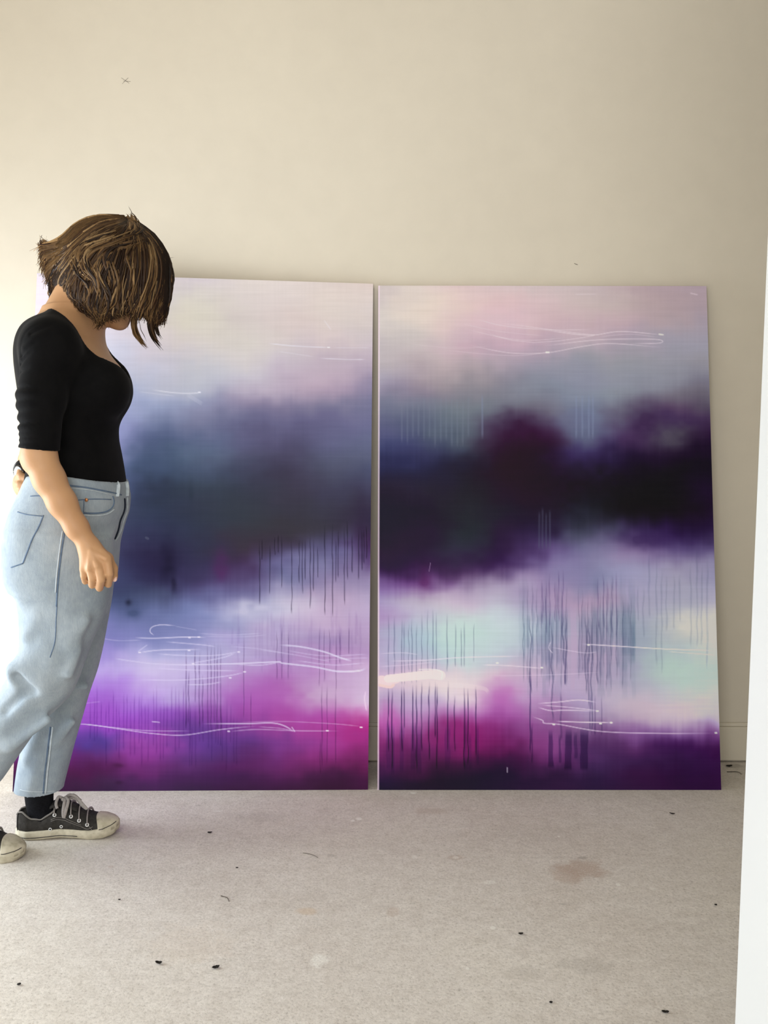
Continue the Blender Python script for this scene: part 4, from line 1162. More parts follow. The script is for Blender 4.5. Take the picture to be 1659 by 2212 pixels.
# folds: soft ridges and hollows at the back of the knee, over the thigh and down the shins
def fold(p0, p1, r, Y, mode='add', k=.022, p2=None):
    pts = [U(*p0, Y), U(*p1, Y)] + ([U(*p2, Y)] if p2 else [])
    J.chain(pts, [r] * len(pts), k, mode)
yn = YN - .070
for a in [((28, 1446), (104, 1400), .013), ((40, 1462), (96, 1478), .009), ((56, 1510), (6, 1566), .010), ((36, 1246), (130, 1236), .007),
          ((60, 1294), (112, 1300), .006), ((118, 1424), (158, 1340), .009), ((104, 1556), (24, 1612), .008), ((150, 1455), (166, 1404), .007)]:
    fold(a[0], a[1], a[2], yn + .012, k=.034)
for a in [((38, 1462), (70, 1492), .006), ((14, 1534), (52, 1500), .004)]:
    fold(a[0], a[1], a[2], yn + .002, 'sub', .024)
yf = YF - .062
for a in [((150, 1474), (184, 1482), .007), ((62, 1640), (84, 1580), .007), ((70, 1700), (88, 1640), .006), ((120, 1600), (158, 1560), .005)]:
    fold(a[0], a[1], a[2], yf + .004, k=.03)
for a in [((132, 1170), (160, 1182), .004), ((128, 1215), (150, 1222), .004), ((60, 1236), (120, 1246), .005), ((50, 1262), (112, 1256), .005),
          ((150, 1300), (120, 1330), .005), ((88, 1330), (60, 1372), .005), ((186, 1340), (150, 1392), .005)]:
    fold(a[0], a[1], a[2], yn + .006, k=.03)
# open legs and waist
def hollow(secs, z0, z1):
    A = []
    for (z, xb, xf, yc, hw) in secs:
        A.append((z, xb + .006, xf - .006, yc, hw - .006))
    A = [q for q in A if z0 <= q[0] <= z1]
    J.stack(A, .0, 'cut_', n=2.2)
def put_sub(self, s, d, k, mode='add'):
    if mode == 'add':
        self.d[s] = smin(self.d[s], d.astype(np.float32), k)
    else:
        self.d[s] = -smin(-self.d[s], d.astype(np.float32), k)
zf_h = U(829, 1725, YF)[2]
J.cut(lambda x, y, z: np.where((y > YC) & (x > -99), z - zf_h + 0 * x, 0.2))
zn_h = U(829, 1728, YN)[2]
J.cut(lambda x, y, z: np.where(y < YC, z - zn_h, 0.2))
hollow(sec([(1702, 42, 128, YF, .053), (1730, 38, 124, YF, .054), (1760, 36, 122, YF, .054)], YF), -9, 9)
hollow(sec([(1704, -128, -22, YN, .057), (1735, -156, -52, YN, .057), (1765, -184, -80, YN, .057)], YN), -9, 9)
# waist edge: lower at the small of the back, higher on the hip
wz = lambda x: np.interp(x, [U(px, 1040, YC)[0] for px in (50, 66, 100, 147, 205, 262, 285)], [U(829, py, YC)[2] for py in (1064, 1056, 1026, 1019, 1028, 1040, 1043)])
J.cut(lambda x, y, z: wz(x + 0 * y) - z)
hollow([(z, a - .001, b + .001, c, d) for z, a, b, c, d in sec([(990, 74, 258, YC, .152), (1018, 74, 260, YC, .155), (1045, 70, 265, YC, .160), (1075, 60, 266, YC, .160)], YC)], -9, 9)
jv, jf = J.mesh()
jeans = link_mesh('jeans', jv, jf, denim_m, person)
BV = BVHTree.FromPolygons([tuple(p) for p in jv], [tuple(int(i) for i in q) for q in jf])
CAM = Vector((0, 0, CAM_H))
def on_jeans(px, py, lift=0.0):
    r, u = (px - CX) / F_PX, (CY - py) / F_PX
    d = Vector((r, cs + u * sn, -sn + u * cs)).normalized()
    h = BV.ray_cast(CAM, d)
    if h[0] is None:
        print('miss', px, py)
        h = BV.find_nearest(Vector(U(px, py, YN)))
        return np.array(h[0]) + np.array(h[1]) * lift
    return np.array(h[0]) + np.array(h[1]) * lift
def seam(name, pts, r, mat, lift=0.0005, n=None, flat=0.6, parent=None):
    P = spline(pts, n or max(10, int(sum(np.hypot(*(np.array(pts[i + 1]) - np.array(pts[i]))) for i in range(len(pts) - 1)) / 5)))
    Q = np.array([on_jeans(x, y, lift) for x, y in P])
    if len(Q) > 6:                                             # calm the path
        for _ in range(2):
            Q[1:-1] = (Q[:-2] + 2 * Q[1:-1] + Q[2:]) / 4
    g = Geo(); g.tube(Q, r, 6, flat)
    return g.build(name, mat, parent or jeans)

# waistband with its lower seam, side seams, pockets, loops, rivet and fly
wband = seam('waistband_seam', [(150, 1049), (185, 1053), (222, 1060), (250, 1066), (262, 1069)], .0018, thread_m)
seam('waistband_edge', [(150, 1023), (180, 1026), (215, 1030), (250, 1037), (263, 1041)], .0024, pale_m, .001)
seam('waistband_seam', [(66, 1072), (84, 1071), (100, 1074)], .0013, thread_m)
seam('waistband_stitch', [(150, 1054), (190, 1058), (225, 1065), (255, 1074)], .0010, pale_m, .001)
seam('side_seam', [(140, 1146), (136, 1170), (131, 1205), (127, 1240), (124, 1275), (122, 1310)], .0020, thread_m)
seam('side_seam', [(135, 1146), (131, 1172), (126, 1210), (122, 1248), (120, 1280)], .0014, pale_m, .001)
seam('side_seam', [(123, 1310), (121, 1345), (119, 1385), (108, 1420)], .0012, thread_m)
seam('side_seam', [(109, 1570), (107, 1588), (103, 1620), (97, 1665), (93, 1714)], .0020, thread_m)
seam('side_seam', [(114, 1570), (112, 1588), (108, 1620), (102, 1665), (98, 1714)], .0022, pale_m, .0012)
seam('hem_stitch', [(44, 1706), (60, 1709), (90, 1710), (124, 1708)], .0010, pale_m, .0008)
seam('front_pocket_seam', [(180, 1108), (205, 1109), (230, 1105), (243, 1095), (246, 1082), (243, 1072)], .0019, thread_m)
seam('front_pocket_seam', [(180, 1112), (206, 1114), (232, 1110), (247, 1099)], .0017, pale_m, .001)
seam('coin_pocket_seam', [(163, 1081), (183, 1079), (205, 1078), (240, 1079)], .0012, thread_m)
seam('coin_pocket_seam', [(181, 1079), (181, 1092), (180, 1106)], .0011, thread_m)
bp = seam('back_pocket_seam', [(38, 1106), (60, 1112), (92, 1115)], .0012, thread_m)
seam('back_pocket_seam', [(94, 1113), (84, 1138), (70, 1164), (60, 1190), (50, 1216)], .0018, thread_m)
seam('back_pocket_seam', [(50, 1217), (38, 1221), (24, 1226)], .0014, thread_m)
seam('fly_gap_shade', [(268, 1077), (269, 1095), (265, 1110), (258, 1125), (256, 1140), (250, 1157), (247, 1164)], .0034, fly_gap_shade_m)  # near-black tube standing in for the shade inside the fly gap
seam('fly_edge', [(274, 1074), (275, 1092), (273, 1108), (266, 1124), (263, 1140), (255, 1158), (248, 1168)], .0026, pale_m, .0005)
for pts in ([(253, 1041), (253, 1056), (251, 1073)], [(271, 1042), (272.5, 1056), (272, 1072)]):
    P = spline(pts, 10); Q = np.array([on_jeans(x, y, .0025) for x, y in P])
    g = Geo(); g.tube(Q, .0052, 8, 0.35)
    bevel(g.build('belt_loop', pale_m, jeans), .0004, 1)
rp = on_jeans(186, 1080, .001)
g = Geo(); g.tube(np.array([rp + (0, .001, 0), rp + (0, -.0012, 0), rp + (0, -.0018, 0)]), [.0042, .0042, .0024], 14, 1, (1, 0, 0))
g.build('rivet', copper_m, jeans)

# --- watch on the left wrist
wm = simple_mat('watch_black', (0.012, 0.010, 0.010, 1), 0.3, 0.5, 0.1, 90, 0)
gl = simple_mat('watch_glass', (0.02, 0.015, 0.015, 1), 0.08, 0.6, 0.1, 90, 0)
wax = (WR_L - EL_L); wax /= np.linalg.norm(wax)
wc = U(60, 1018, WR_L[1] - .005)
g = Geo()
ang = np.linspace(0, 2 * math.pi, 25)
e1 = np.cross(wax, (0, 0, 1)); e1 /= np.linalg.norm(e1); e2 = np.cross(wax, e1)
ring = np.array([wc + .0255 * (math.cos(a) * e1 + math.sin(a) * e2) for a in ang])
g.tube(ring, .0085, 8, 0.3, tuple(wax))
watch = g.build('wrist_watch', wm, person)
fc = wc + np.array([-.008, -.026, -.004])
g = Geo()
nn = np.array([-.55, -.80, -.05]); nn /= np.linalg.norm(nn)
g.tube(np.array([fc - nn * .004, fc + nn * .004, fc + nn * .0065]), [.0195, .020, .017], 20, 1.0, (0, 0, 1))
bevel(g.build('watch_case', gl, watch), .001)
# ------------------------------------------------------------------ hair: a wavy chin-length bob
def hair_material():
    m = NT('brown_hair')
    a = m.n('ShaderNodeAttribute'); a.attribute_name = 'paint'
    co = m.coord()
    mp = m.n('ShaderNodeMapping'); mp.inputs['Scale'].default_value = (260, 260, 22); m.l(co, mp.inputs['Vector'])
    c = m.mix(0.55, a.outputs['Color'], m.ramp(m.noise(mp.outputs[0], 1.0, 3), [(0.3, (0.45, 0.42, 0.40)), (0.7, (1.15, 1.1, 1.0))]), 'MULTIPLY')
    m.base(c)
    m.rough(0.48, 0.18)
    m.b.inputs['Anisotropic'].default_value = 0.4
    return m.m
hair_m = hair_material()

H_CX, H_CY, H_RX, H_RT, H_W = 240.0, 575.0, 122.0, 107.0, 0.098
def hair_w(px, py):
    """half width of the hair volume at a place of its profile"""
    ex = (px - H_CX) / H_RX
    ey = (py - H_CY) / H_RT if py < H_CY else (py - H_CY) / 420.0
    e = min(1.0, ex * ex + ey * ey)
    w = H_W * math.sqrt(max(0.0, 1 - e))
    return max(w, 0.010)

# guide strands on the near side, root to tip, as places of the profile
GUIDES = [
    [(262, 470), (214, 470), (170, 486), (140, 514), (118, 528), (98, 534), (86, 552)],
    [(262, 470), (218, 472), (176, 492), (142, 524), (118, 532), (99, 530), (91, 519)],
    [(266, 472), (215, 478), (170, 506), (140, 533), (112, 540), (95, 548), (92, 566)],
    [(270, 474), (214, 486), (170, 516), (138, 546), (116, 562), (100, 574), (97, 592)],
    [(272, 476), (212, 494), (168, 528), (140, 560), (120, 588), (110, 604), (108, 616)],
    [(274, 478), (214, 500), (170, 538), (144, 576), (128, 606), (124, 624), (130, 640)],
    [(276, 478), (218, 506), (176, 548), (150, 590), (138, 620), (136, 640), (146, 654)],
    [(278, 480), (226, 512), (186, 556), (160, 600), (150, 632), (152, 648), (160, 657)],
    [(279, 480), (236, 516), (198, 560), (172, 606), (164, 640), (170, 660), (184, 668)],
    [(280, 480), (244, 520), (212, 562), (186, 612), (178, 648), (186, 668), (200, 676)],
    [(281, 481), (252, 522), (222, 568), (200, 618), (192, 656), (200, 678), (214, 690)],
    [(282, 481), (258, 524), (234, 572), (214, 624), (206, 664), (212, 684), (214, 704)],
    [(283, 482), (264, 526), (246, 578), (228, 630), (220, 668), (224, 684), (236, 692)],
    [(284, 482), (270, 528), (258, 582), (242, 634), (236, 666), (240, 680), (250, 684)],
    [(285, 482), (278, 528), (270, 584), (256, 634), (252, 662), (254, 676), (260, 684)],
    [(286, 482), (288, 526), (284, 582), (272, 630), (268, 656), (268, 672), (270, 684)],
    [(287, 482), (296, 522), (298, 576), (290, 626), (284, 654), (282, 670), (284, 682)],
    [(288, 482), (304, 520), (310, 572), (304, 624), (297, 654), (292, 672), (296, 686)],
    [(288, 482), (312, 518), (322, 568), (316, 622), (307, 652), (300, 672), (300, 688)],
    [(289, 482), (318, 516), (334, 562), (331, 612), (322, 644), (313, 668), (312, 684)],
    [(289, 483), (324, 516), (346, 562), (344, 610), (336, 646), (328, 670), (328, 690)],
    [(290, 483), (326, 514), (352, 560), (354, 604), (348, 642), (339, 672), (336, 696)],
    [(290, 483), (330, 514), (357, 560), (361, 604), (356, 644), (350, 678), (342, 702)],
    [(290, 484), (334, 518), (361, 566), (366, 604), (363, 634), (354, 670), (350, 694)],
]
def guide_at(q):
    q = min(max(q, 0), len(GUIDES) - 1.001)
    i = int(q); t = q - i
    return np.array(GUIDES[i], float) * (1 - t) + np.array(GUIDES[i + 1], float) * t

DARK, MID, GOLD, PALE = np.array([.016, .0075, .0038]), np.array([.055, .028, .012]), np.array([.135, .076, .031]), np.array([.25, .16, .075])
hg = Geo()
def lock(pts, r0, layer, side, colour, wave=0.0, ph=0.0, steps=18, sides=6, flat=0.55, taper=0.18):
    P = spline(pts, steps)
    t = np.linspace(0, 1, steps)
    P[:, 0] += wave * np.sin(ph + t * 9.5) * np.clip(t * 2.2 - .25, 0, 1)
    P[:, 1] += wave * .4 * np.cos(ph * 1.7 + t * 8) * np.clip(t * 2.2 - .25, 0, 1)
    Q = []
    for k, (x, y) in enumerate(P):
        w = hair_w(x, y) * (layer + .03 * math.sin(ph * 3 + t[k] * 7))
        Q.append(U(x, y, YC + side * w))
    Q = np.array(Q)
    r = r0 * (0.55 + 0.45 * np.sin(np.clip(t * 1.6, 0, 1) * math.pi / 2)) * np.clip((1 - t) * 3.2, taper, 1)
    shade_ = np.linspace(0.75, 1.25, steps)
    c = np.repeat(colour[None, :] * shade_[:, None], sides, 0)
    hg.tube(Q, r, sides, flat, (0, 1, 0), c)

nr = np.random.RandomState(21)
for side in (-1, 1):
    # dark under-layer that fills the volume
    for k in range(330):
        q = nr.rand() * (len(GUIDES) - 1)
        g_ = guide_at(q).copy()
        g_[:, 0] += nr.randn() * 3; g_[:, 1] += nr.randn() * 2
        cut = 1 - nr.rand() * .06
        g_[-1] = g_[-2] + (g_[-1] - g_[-2]) * (cut - .25 * nr.rand())
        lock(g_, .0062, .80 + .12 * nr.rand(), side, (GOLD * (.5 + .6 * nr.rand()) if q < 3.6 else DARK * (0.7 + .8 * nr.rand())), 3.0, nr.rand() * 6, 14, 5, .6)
    # visible locks in browns and golds
    for k in range(1150):
        q = nr.rand() * (len(GUIDES) - 1)
        g_ = guide_at(q).copy()
        g_[1:, 0] += nr.randn() * 4; g_[1:, 1] += nr.randn() * 3
        g_[-1] += nr.randn(2) * 4
        u_ = nr.rand()
        back = max(0.0, 1 - q / 13.0)
        if u_ < .54 - .26 * back:
            c = DARK * (1 + nr.rand())
        elif u_ < .74 - .15 * back:
            c = MID * (.7 + .6 * nr.rand())
        elif u_ < .95 - .12 * back:
            c = GOLD * (.7 + .5 * nr.rand())
        else:
            c = PALE * (.7 + .4 * nr.rand())
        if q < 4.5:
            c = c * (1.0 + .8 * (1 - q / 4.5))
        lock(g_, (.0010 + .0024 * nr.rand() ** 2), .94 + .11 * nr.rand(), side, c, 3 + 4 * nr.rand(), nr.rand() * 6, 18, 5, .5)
# locks over the silhouette, along the crown and the two edges
for k in range(560):
    q = nr.choice([nr.rand() * 2.4, nr.rand() * 7, 18.5 + nr.rand() * 3.5])
    g_ = guide_at(q).copy(); g_[:, 0] += nr.randn() * 2; g_[:, 1] += nr.randn() * 2
    lock(g_, .0014 + .0022 * nr.rand(), .2 + nr.rand() * .9, nr.choice([-1, 1]), [MID, MID, GOLD, PALE][nr.randint(4)] * (.8 + .5 * nr.rand()) if q < 7 else [DARK, DARK, MID, GOLD][nr.randint(4)] * (.9 + .6 * nr.rand()), 2.5, nr.rand() * 6, 16, 5, .6)
# tousled waves lying on top of the near side
TOUSLE = [[(290, 500), (250, 516), (214, 528), (190, 544), (188, 566), (200, 588)], [(318, 512), (280, 522), (246, 530), (222, 544), (212, 566), (216, 592)],
          [(312, 524), (272, 532), (240, 540), (226, 560), (232, 592), (240, 620)], [(250, 500), (206, 514), (176, 530), (166, 552), (176, 580), (196, 600)],
          [(196, 540), (186, 556), (192, 580), (208, 604), (214, 630), (206, 660)], [(300, 520), (284, 534), (278, 560), (286, 590), (282, 630), (268, 662)],
          [(168, 536), (160, 560), (170, 590), (190, 616), (192, 640), (180, 662)], [(216, 560), (210, 590), (220, 620), (232, 650), (226, 676), (212, 688)],
          [(322, 528), (330, 560), (326, 596), (318, 634), (308, 668), (300, 694)], [(236, 560), (246, 590), (250, 620), (240, 652), (226, 672), (216, 694)],
          [(284, 500), (292, 488), (286, 474), (280, 462)], [(292, 502), (300, 494), (296, 482), (288, 474)], [(278, 500), (284, 486), (281, 470)]]
for gd in TOUSLE:
    for k in range(9):
        g_ = np.array(gd, float) + nr.randn(2) * 4 + nr.randn(len(gd), 2) * 1.5
        lock(g_, .0016 + .0022 * nr.rand(), 1.02 + .05 * nr.rand(), -1, [MID, GOLD, GOLD, PALE, DARK][nr.randint(5)] * (.8 + .4 * nr.rand()), 2.0, nr.rand() * 6, 18, 5, .5)
# long loose front wisps and flyaways
WISPS = [([(300, 640), (288, 680), (288, 712), (304, 738), (319, 754)], .0024, GOLD), ([(304, 650), (294, 684), (292, 706), (302, 730), (314, 748)], .0022, MID),
         ([(296, 660), (288, 690), (290, 716), (300, 736)], .0018, GOLD), ([(290, 660), (280, 690), (276, 712)], .0010, MID), ([(300, 690), (306, 716), (318, 738)], .0008, MID),
         ([(340, 640), (326, 676), (322, 704), (330, 730), (350, 755)], .0026, DARK), ([(344, 650), (330, 680), (326, 706), (334, 732), (346, 748)], .0020, MID),
         ([(356, 630), (344, 670), (336, 700), (340, 720), (348, 732)], .0022, DARK), ([(352, 640), (342, 674), (337, 698), (338, 714), (343, 726)], .0015, MID),
         ([(348, 640), (334, 668), (326, 690), (324, 700)], .0020, GOLD), ([(312, 650), (312, 676), (318, 694)], .0018, MID),
         ([(140, 540), (120, 537), (104, 528), (90, 517)], .0013, MID), ([(140, 530), (118, 534), (100, 528), (91, 518)], .0010, DARK),
         ([(190, 490), (166, 498), (150, 510), (140, 524)], .0006, GOLD), ([(196, 478), (170, 488), (152, 504), (138, 522)], .0005, GOLD),
         ([(286, 484), (286, 466), (282, 452), (276, 445)], .0006, MID), ([(290, 488), (284, 468), (284, 456)], .0006, DARK), ([(310, 500), (300, 486), (292, 480)], .0005, MID),
         ([(340, 560), (362, 558), (378, 556)], .0004, MID), ([(350, 580), (368, 586), (376, 596)], .0004, MID), ([(330, 530), (342, 530), (352, 540)], .0005, MID),
         ([(205, 650), (196, 664), (190, 672)], .0014, DARK), ([(190, 648), (176, 656), (164, 652)], .0012, DARK), ([(180, 660), (170, 662), (158, 655)], .0010, MID),
         ([(158, 640), (160, 652), (157, 662)], .0010, DARK), ([(130, 620), (126, 640), (132, 646)], .0012, MID), ([(140, 625), (136, 646), (140, 656)], .0012, DARK),
         ([(216, 680), (218, 698), (210, 712)], .0016, MID), ([(222, 676), (224, 694), (214, 708)], .0014, DARK), ([(240, 672), (232, 690), (220, 698)], .0014, MID)]
for gd, r, c in WISPS:
    for k in range(6 if r > .0015 else 3 if r > .001 else 1):
        g_ = np.array(gd, float) + nr.randn(2) * 2.6 * (r > .001)
        lock(g_, r * (.5 + .4 * nr.rand()) if r > .001 else r, .3 + .75 * nr.rand(), -1, c * (.8 + .5 * nr.rand()), .8, nr.rand() * 6, 18, 5, .7, .12)
for gd in ([(160, 572), (136, 602), (124, 630), (130, 650)], [(170, 580), (150, 614), (141, 640), (146, 656)], [(146, 562), (122, 596), (113, 620), (119, 640)], [(186, 590), (168, 628), (160, 648), (166, 663)]):
    for k in range(44):
        g_ = np.array(gd, float) + nr.randn(2) * 5 + nr.randn(len(gd), 2)
        lock(g_, .0010 + .0018 * nr.rand(), .55 + .45 * nr.rand(), nr.choice([-1, -1, 1]), [DARK, MID, GOLD, GOLD, PALE][nr.randint(5)] * (.8 + .5 * nr.rand()), 2.5, nr.rand() * 6, 14, 5, .6)
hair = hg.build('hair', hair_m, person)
# scalp-hugging cap so that no skin shows between the locks
HF = Field(U(120, 720, YC) - (0.02, .14, 0), U(360, 470, YC) + (.02, .14, .02), .004)
HF.ell(HC + fw * -.010 + up * .010, (.094, .076, .088), HR)
HF.ell(U(210, 606, YC), (.060, .070, .056), HR, .03)
HF.cone(U(228, 600, YC), U(218, 644, YC), .070, .056, .02)
HF.cut(lambda x, y, z: np.where(x > U(262, 600, YC)[0], (z - U(262, 560, YC)[2]) + (x - U(262, 600, YC)[0]) * -.55, .2))
cv, cf = HF.mesh()
link_mesh('hair_underlayer', cv, cf, simple_mat('dark_hair_roots', (.018, .010, .006, 1), 0.95, 0.05, 0.3, 200, 0.2), hair)

# ------------------------------------------------------------------ canvas sneakers
canvas_sh = simple_mat('charcoal_shoe_canvas', (0.040, 0.037, 0.034, 1), 0.9, 0.15, 0.25, 120, 0.3)
rubber_m = NT('aged_rubber')
co_ = rubber_m.coord()
rubber_m.base(rubber_m.mix(0.35, rubber_m.ramp(rubber_m.noise(co_, 45, 4), [(0.35, (0.40, 0.36, 0.26, 1)), (0.65, (0.58, 0.53, 0.41, 1))]), rubber_m.ramp(rubber_m.noise(co_, 70, 3), [(0.30, (0.30, 0.26, 0.18, 1)), (0.48, (0.56, 0.51, 0.39, 1))])))
rubber_m.rough(0.55, 0.35)
rubber_m = rubber_m.m
line_m = simple_mat('black_rubber_line', (0.018, 0.016, 0.018, 1), 0.5, 0.3, 0.1, 90, 0)
lace_m = simple_mat('grey_lace', (0.33, 0.30, 0.285, 1), 0.85, 0.15, 0.15, 200, 0.4)
eyelet_m = simple_mat('eyelet_metal', (0.72, 0.71, 0.70, 1), 0.35, 0.5, 0.05, 90, 0, 0.3)
hole_m = simple_mat('eyelet_hole', (0.01, 0.01, 0.01, 1), 0.9, 0.1, 0.05, 90, 0)
stitch_m = simple_mat('shoe_stitch', (0.20, 0.185, 0.17, 1), 0.9, 0.1, 0.1, 90, 0)
sock_m = simple_mat('black_sock', (0.008, 0.008, 0.010, 1), 0.95, 0.1, 0.3, 200, 0.4)

SL = .263
def plan(t):
    """half outline of the sole: (centre y, half width) at t = 0 heel .. 1 toe"""
    xs = [0, .04, .12, .28, .45, .62, .76, .86, .93, .975, 1.0]
    ws = [.004, .021, .031, .033, .034, .042, .046, .042, .031, .018, .003]
    ys = [0, 0, 0, .001, .004, .005, .003, -.001, -.004, -.006, -.007]
    return np.interp(t, xs, ys), np.interp(t, xs, ws)
def loop_pts(x0, x1, n, grow=0.0, arch=1):
    """closed outline between t = x0 and 1 at sole level"""
    t = (1 - np.cos(np.linspace(0, math.pi, n))) / 2 * (x1 - x0) + x0
    c, w = plan(t)
    a = np.stack([t * SL, c - w - grow], 1); b = np.stack([t * SL, c + w + grow], 1)[::-1]
    return np.vstack([a, b])
def sole_z(t):
    """lift of the underside: arch in the middle, spring at the toe"""
    return np.interp(t, [0, .06, .2, .42, .58, .72, .86, .95, 1.0], [.003, .0, .0, .0035, .003, .0, .002, .007, .0125])
def upper_z(t):
    """top of the upper along its ridge"""
    return np.interp(t, [0, .03, .08, .16, .26, .36, .42, .50, .60, .70, .76, .81, .88, .945, .975, 1.0], [.050, .068, .071, .053, .050, .066, .080, .084, .070, .056, .050, .0485, .0465, .0430, .0395, .036])

def make_shoe(M, visible_lace=True):
    """sneaker built along +x from the heel at the origin; M places it; its near side is -y"""
    def T(p):
        p = np.atleast_2d(np.asarray(p, float))
        return np.array([list(M @ Vector(q)) for q in p])
    def build(g, name, mat, parent, smooth=True):
        g.v = [T(v) for v in g.v]
        return g.build(name, mat, parent, smooth=smooth)
    # upper as lofted rings over the outline
    n, m_ = 64, 15
    tt = np.linspace(.012, .992, n)
    g = Geo(); V = []
    for t in tt:
        c, w = plan(t); w = w * .97
        z0 = sole_z(t) + .014; z1 = upper_z(t)
        for a in np.linspace(0, math.pi, m_):
            y = c - math.cos(a) * w * (1 - .22 * math.sin(a) * (t < .5))
            open_ = t < .40
            s_ = math.sin(a)
            zz = z0 + (z1 - z0) * (s_ ** .55 if not open_ else min(1.0, (s_ / .62) ** .8) if s_ < .62 else 1.0)
            if open_ and s_ > .75:
                zz = z0 + .012                       # the shoe opening
            elif open_:
                zz = z0 + (z1 - z0) * min(1, (s_ / .55) ** .7)
            V.append((t * SL, y, zz))
    f = [(i * m_ + j, (i + 1) * m_ + j, (i + 1) * m_ + j + 1, i * m_ + j + 1) for i in range(n - 1) for j in range(m_ - 1)]
    g.add(V, f)
    shoe = build(g, 'canvas_sneaker', canvas_sh, person)
    md = shoe.modifiers.new('thick', 'SOLIDIFY'); md.thickness = .003; md.offset = -1
    # rubber sole band
    g = Geo(); L = loop_pts(0, 1, 60, .0022); N = len(L)
    rows = []
    for lev, gr in ((0, -.003), (.12, .0005), (.45, .0010), (.85, .0006), (1.0, -.002)):
        for (x, y) in L:
            t = x / SL; c, w = plan(t)
            zb = sole_z(t); h = .0225 + .0065 * np.interp(t, [.72, .92, 1], [0, .8, 1.0])
            k = (abs(y - c) + gr) / max(abs(y - c), 1e-4) if abs(y - c) > .004 else 1
            xx = x + (gr if t > .97 else -gr if t < .02 else 0)
            rows.append((xx, c + (y - c) * k, zb + h * lev))
    f = [(r * N + j, r * N + (j + 1) % N, (r + 1) * N + (j + 1) % N, (r + 1) * N + j) for r in range(4) for j in range(N)]
    f.append(tuple(range(N))[::-1]); f.append(tuple(range(4 * N, 5 * N)))
    g.add(rows, f)
    sole = build(g, 'rubber_sole', rubber_m, shoe)
    # black pinstripe low on the sole and under the toe cap
    def stripe(lev, t0, t1, out, r, name='sole_stripe'):
        pts = []
        for (x, y) in L[:N // 2]:
            t = x / SL
            if t0 <= t <= t1:
                c, w = plan(t)
                h = .0225 + .0065 * np.interp(t, [.72, .92, 1], [0, .8, 1.0])
                pts.append((x, y - out, sole_z(t) + h * (lev(t) if callable(lev) else lev)))
        g = Geo(); g.tube(np.array(pts), r, 6, .7, (0, 0, 1))
        build(g, name, line_m, shoe)
    stripe(.32, .01, .62, .0016, .0012)
    stripe(lambda t: .98, .81, .985, .0004, .0011, 'toe_stripe')
    # toe cap
    g = Geo(); V = []; n2, m2 = 22, 17
    for t in np.linspace(.82, .994, n2):
        c, w = plan(t); w = w * .985 + .001
        z0 = sole_z(t) + .014; z1 = upper_z(t) + .0016
        for a in np.linspace(0, math.pi, m2):
            V.append((t * SL - .010 * math.sin(a) ** 2 * (t < .83), c - math.cos(a) * w, z0 + (z1 - z0) * math.sin(a) ** .55))
    g.add(V, [(i * m2 + j, (i + 1) * m2 + j, (i + 1) * m2 + j + 1, i * m2 + j + 1) for i in range(n2 - 1) for j in range(m2 - 1)])
    cap = build(g, 'toe_cap', rubber_m, shoe)
    md = cap.modifiers.new('thick', 'SOLIDIFY'); md.thickness = .002; md.offset = 1
    # surface point of the upper, near side, at length t and height fraction s
    def side_pt(t, s, out=.0015, sgn=-1):
        c, w = plan(t); w *= .97
        z0 = sole_z(t) + .014; z1 = upper_z(t)
        if t < .40:
            a = math.asin(min(1, .55 * s ** (1 / .7)))
        else:
            a = math.asin(min(1, s ** (1 / .55)))
        y = c + sgn * math.cos(a) * w * (1 - .22 * math.sin(a) * (t < .5))
        return np.array([t * SL, y + sgn * out, z0 + (z1 - z0) * s])
    # padded collar edge and stitching
    g = Geo()
    ce = [side_pt(t, 1.0, .0002) for t in np.linspace(.02, .40, 24)]
    g.tube(np.array(ce), .0024, 8, 1)
    ce2 = [side_pt(t, 1.0, .0002, 1) for t in np.linspace(.02, .40, 24)]
    g.tube(np.array(ce2), .0024, 8, 1)
    build(g, 'collar_binding', stitch_m, shoe)
    for pts in ([(.36, .62), (.46, .50), (.56, .44), (.66, .40)], [(.36, .70), (.46, .58), (.56, .52), (.66, .48)], [(.66, .40), (.72, .35), (.77, .55)], [(.70, .62), (.74, .50), (.765, .30)]):
        g = Geo(); g.tube(np.array([side_pt(t, s, .0018) for t, s in spline(pts, 14)]), .0007, 5, 1)
        build(g, 'stitching', stitch_m, shoe)
    g = Geo(); g.tube(np.array([side_pt(t, s, .0012) for t, s in ((.030, .05), (.027, .4), (.030, .75), (.036, .98))]), .0013, 6, 1)
    build(g, 'heel_seam', line_m, shoe)
    # tongue
    g = Geo(); V = []
    for t in np.linspace(.37, .62, 10):
        for y in np.linspace(-.021, .021, 7):
            V.append((t * SL - .004, y * (1 + .25 * (t < .45)), upper_z(t) + .004 + .012 * max(0, (.47 - t) / .1) - 14 * y * y))
    g.add(V, [(i * 7 + j, i * 7 + j + 1, (i + 1) * 7 + j + 1, (i + 1) * 7 + j) for i in range(9) for j in range(6)])
    tg = build(g, 'tongue', canvas_sh, shoe)
    md = tg.modifiers.new('thick', 'SOLIDIFY'); md.thickness = .004
    # eyelets: four along the lacing, two vents low on the side
    def ring(p, nrm, R, r, name='eyelet'):
        nrm = nrm / np.linalg.norm(nrm)
        a = np.cross(nrm, (0, 0, 1)); a /= np.linalg.norm(a); b = np.cross(nrm, a)
        an = np.linspace(0, 2 * math.pi, 19)
        g = Geo(); g.tube(np.array([p + R * (math.cos(q) * a + math.sin(q) * b) for q in an]), r, 8, .8, tuple(nrm))
        e = build(g, name, eyelet_m, shoe)
        g = Geo(); g.tube(np.array([p - nrm * .001, p + nrm * .0006]), [R, R * .95], 12, 1, (0, 0, 1))
        build(g, 'eyelet_hole', hole_m, e)
    eyes = [(.395, .80), (.555, .70), (.635, .66), (.715, .60)]
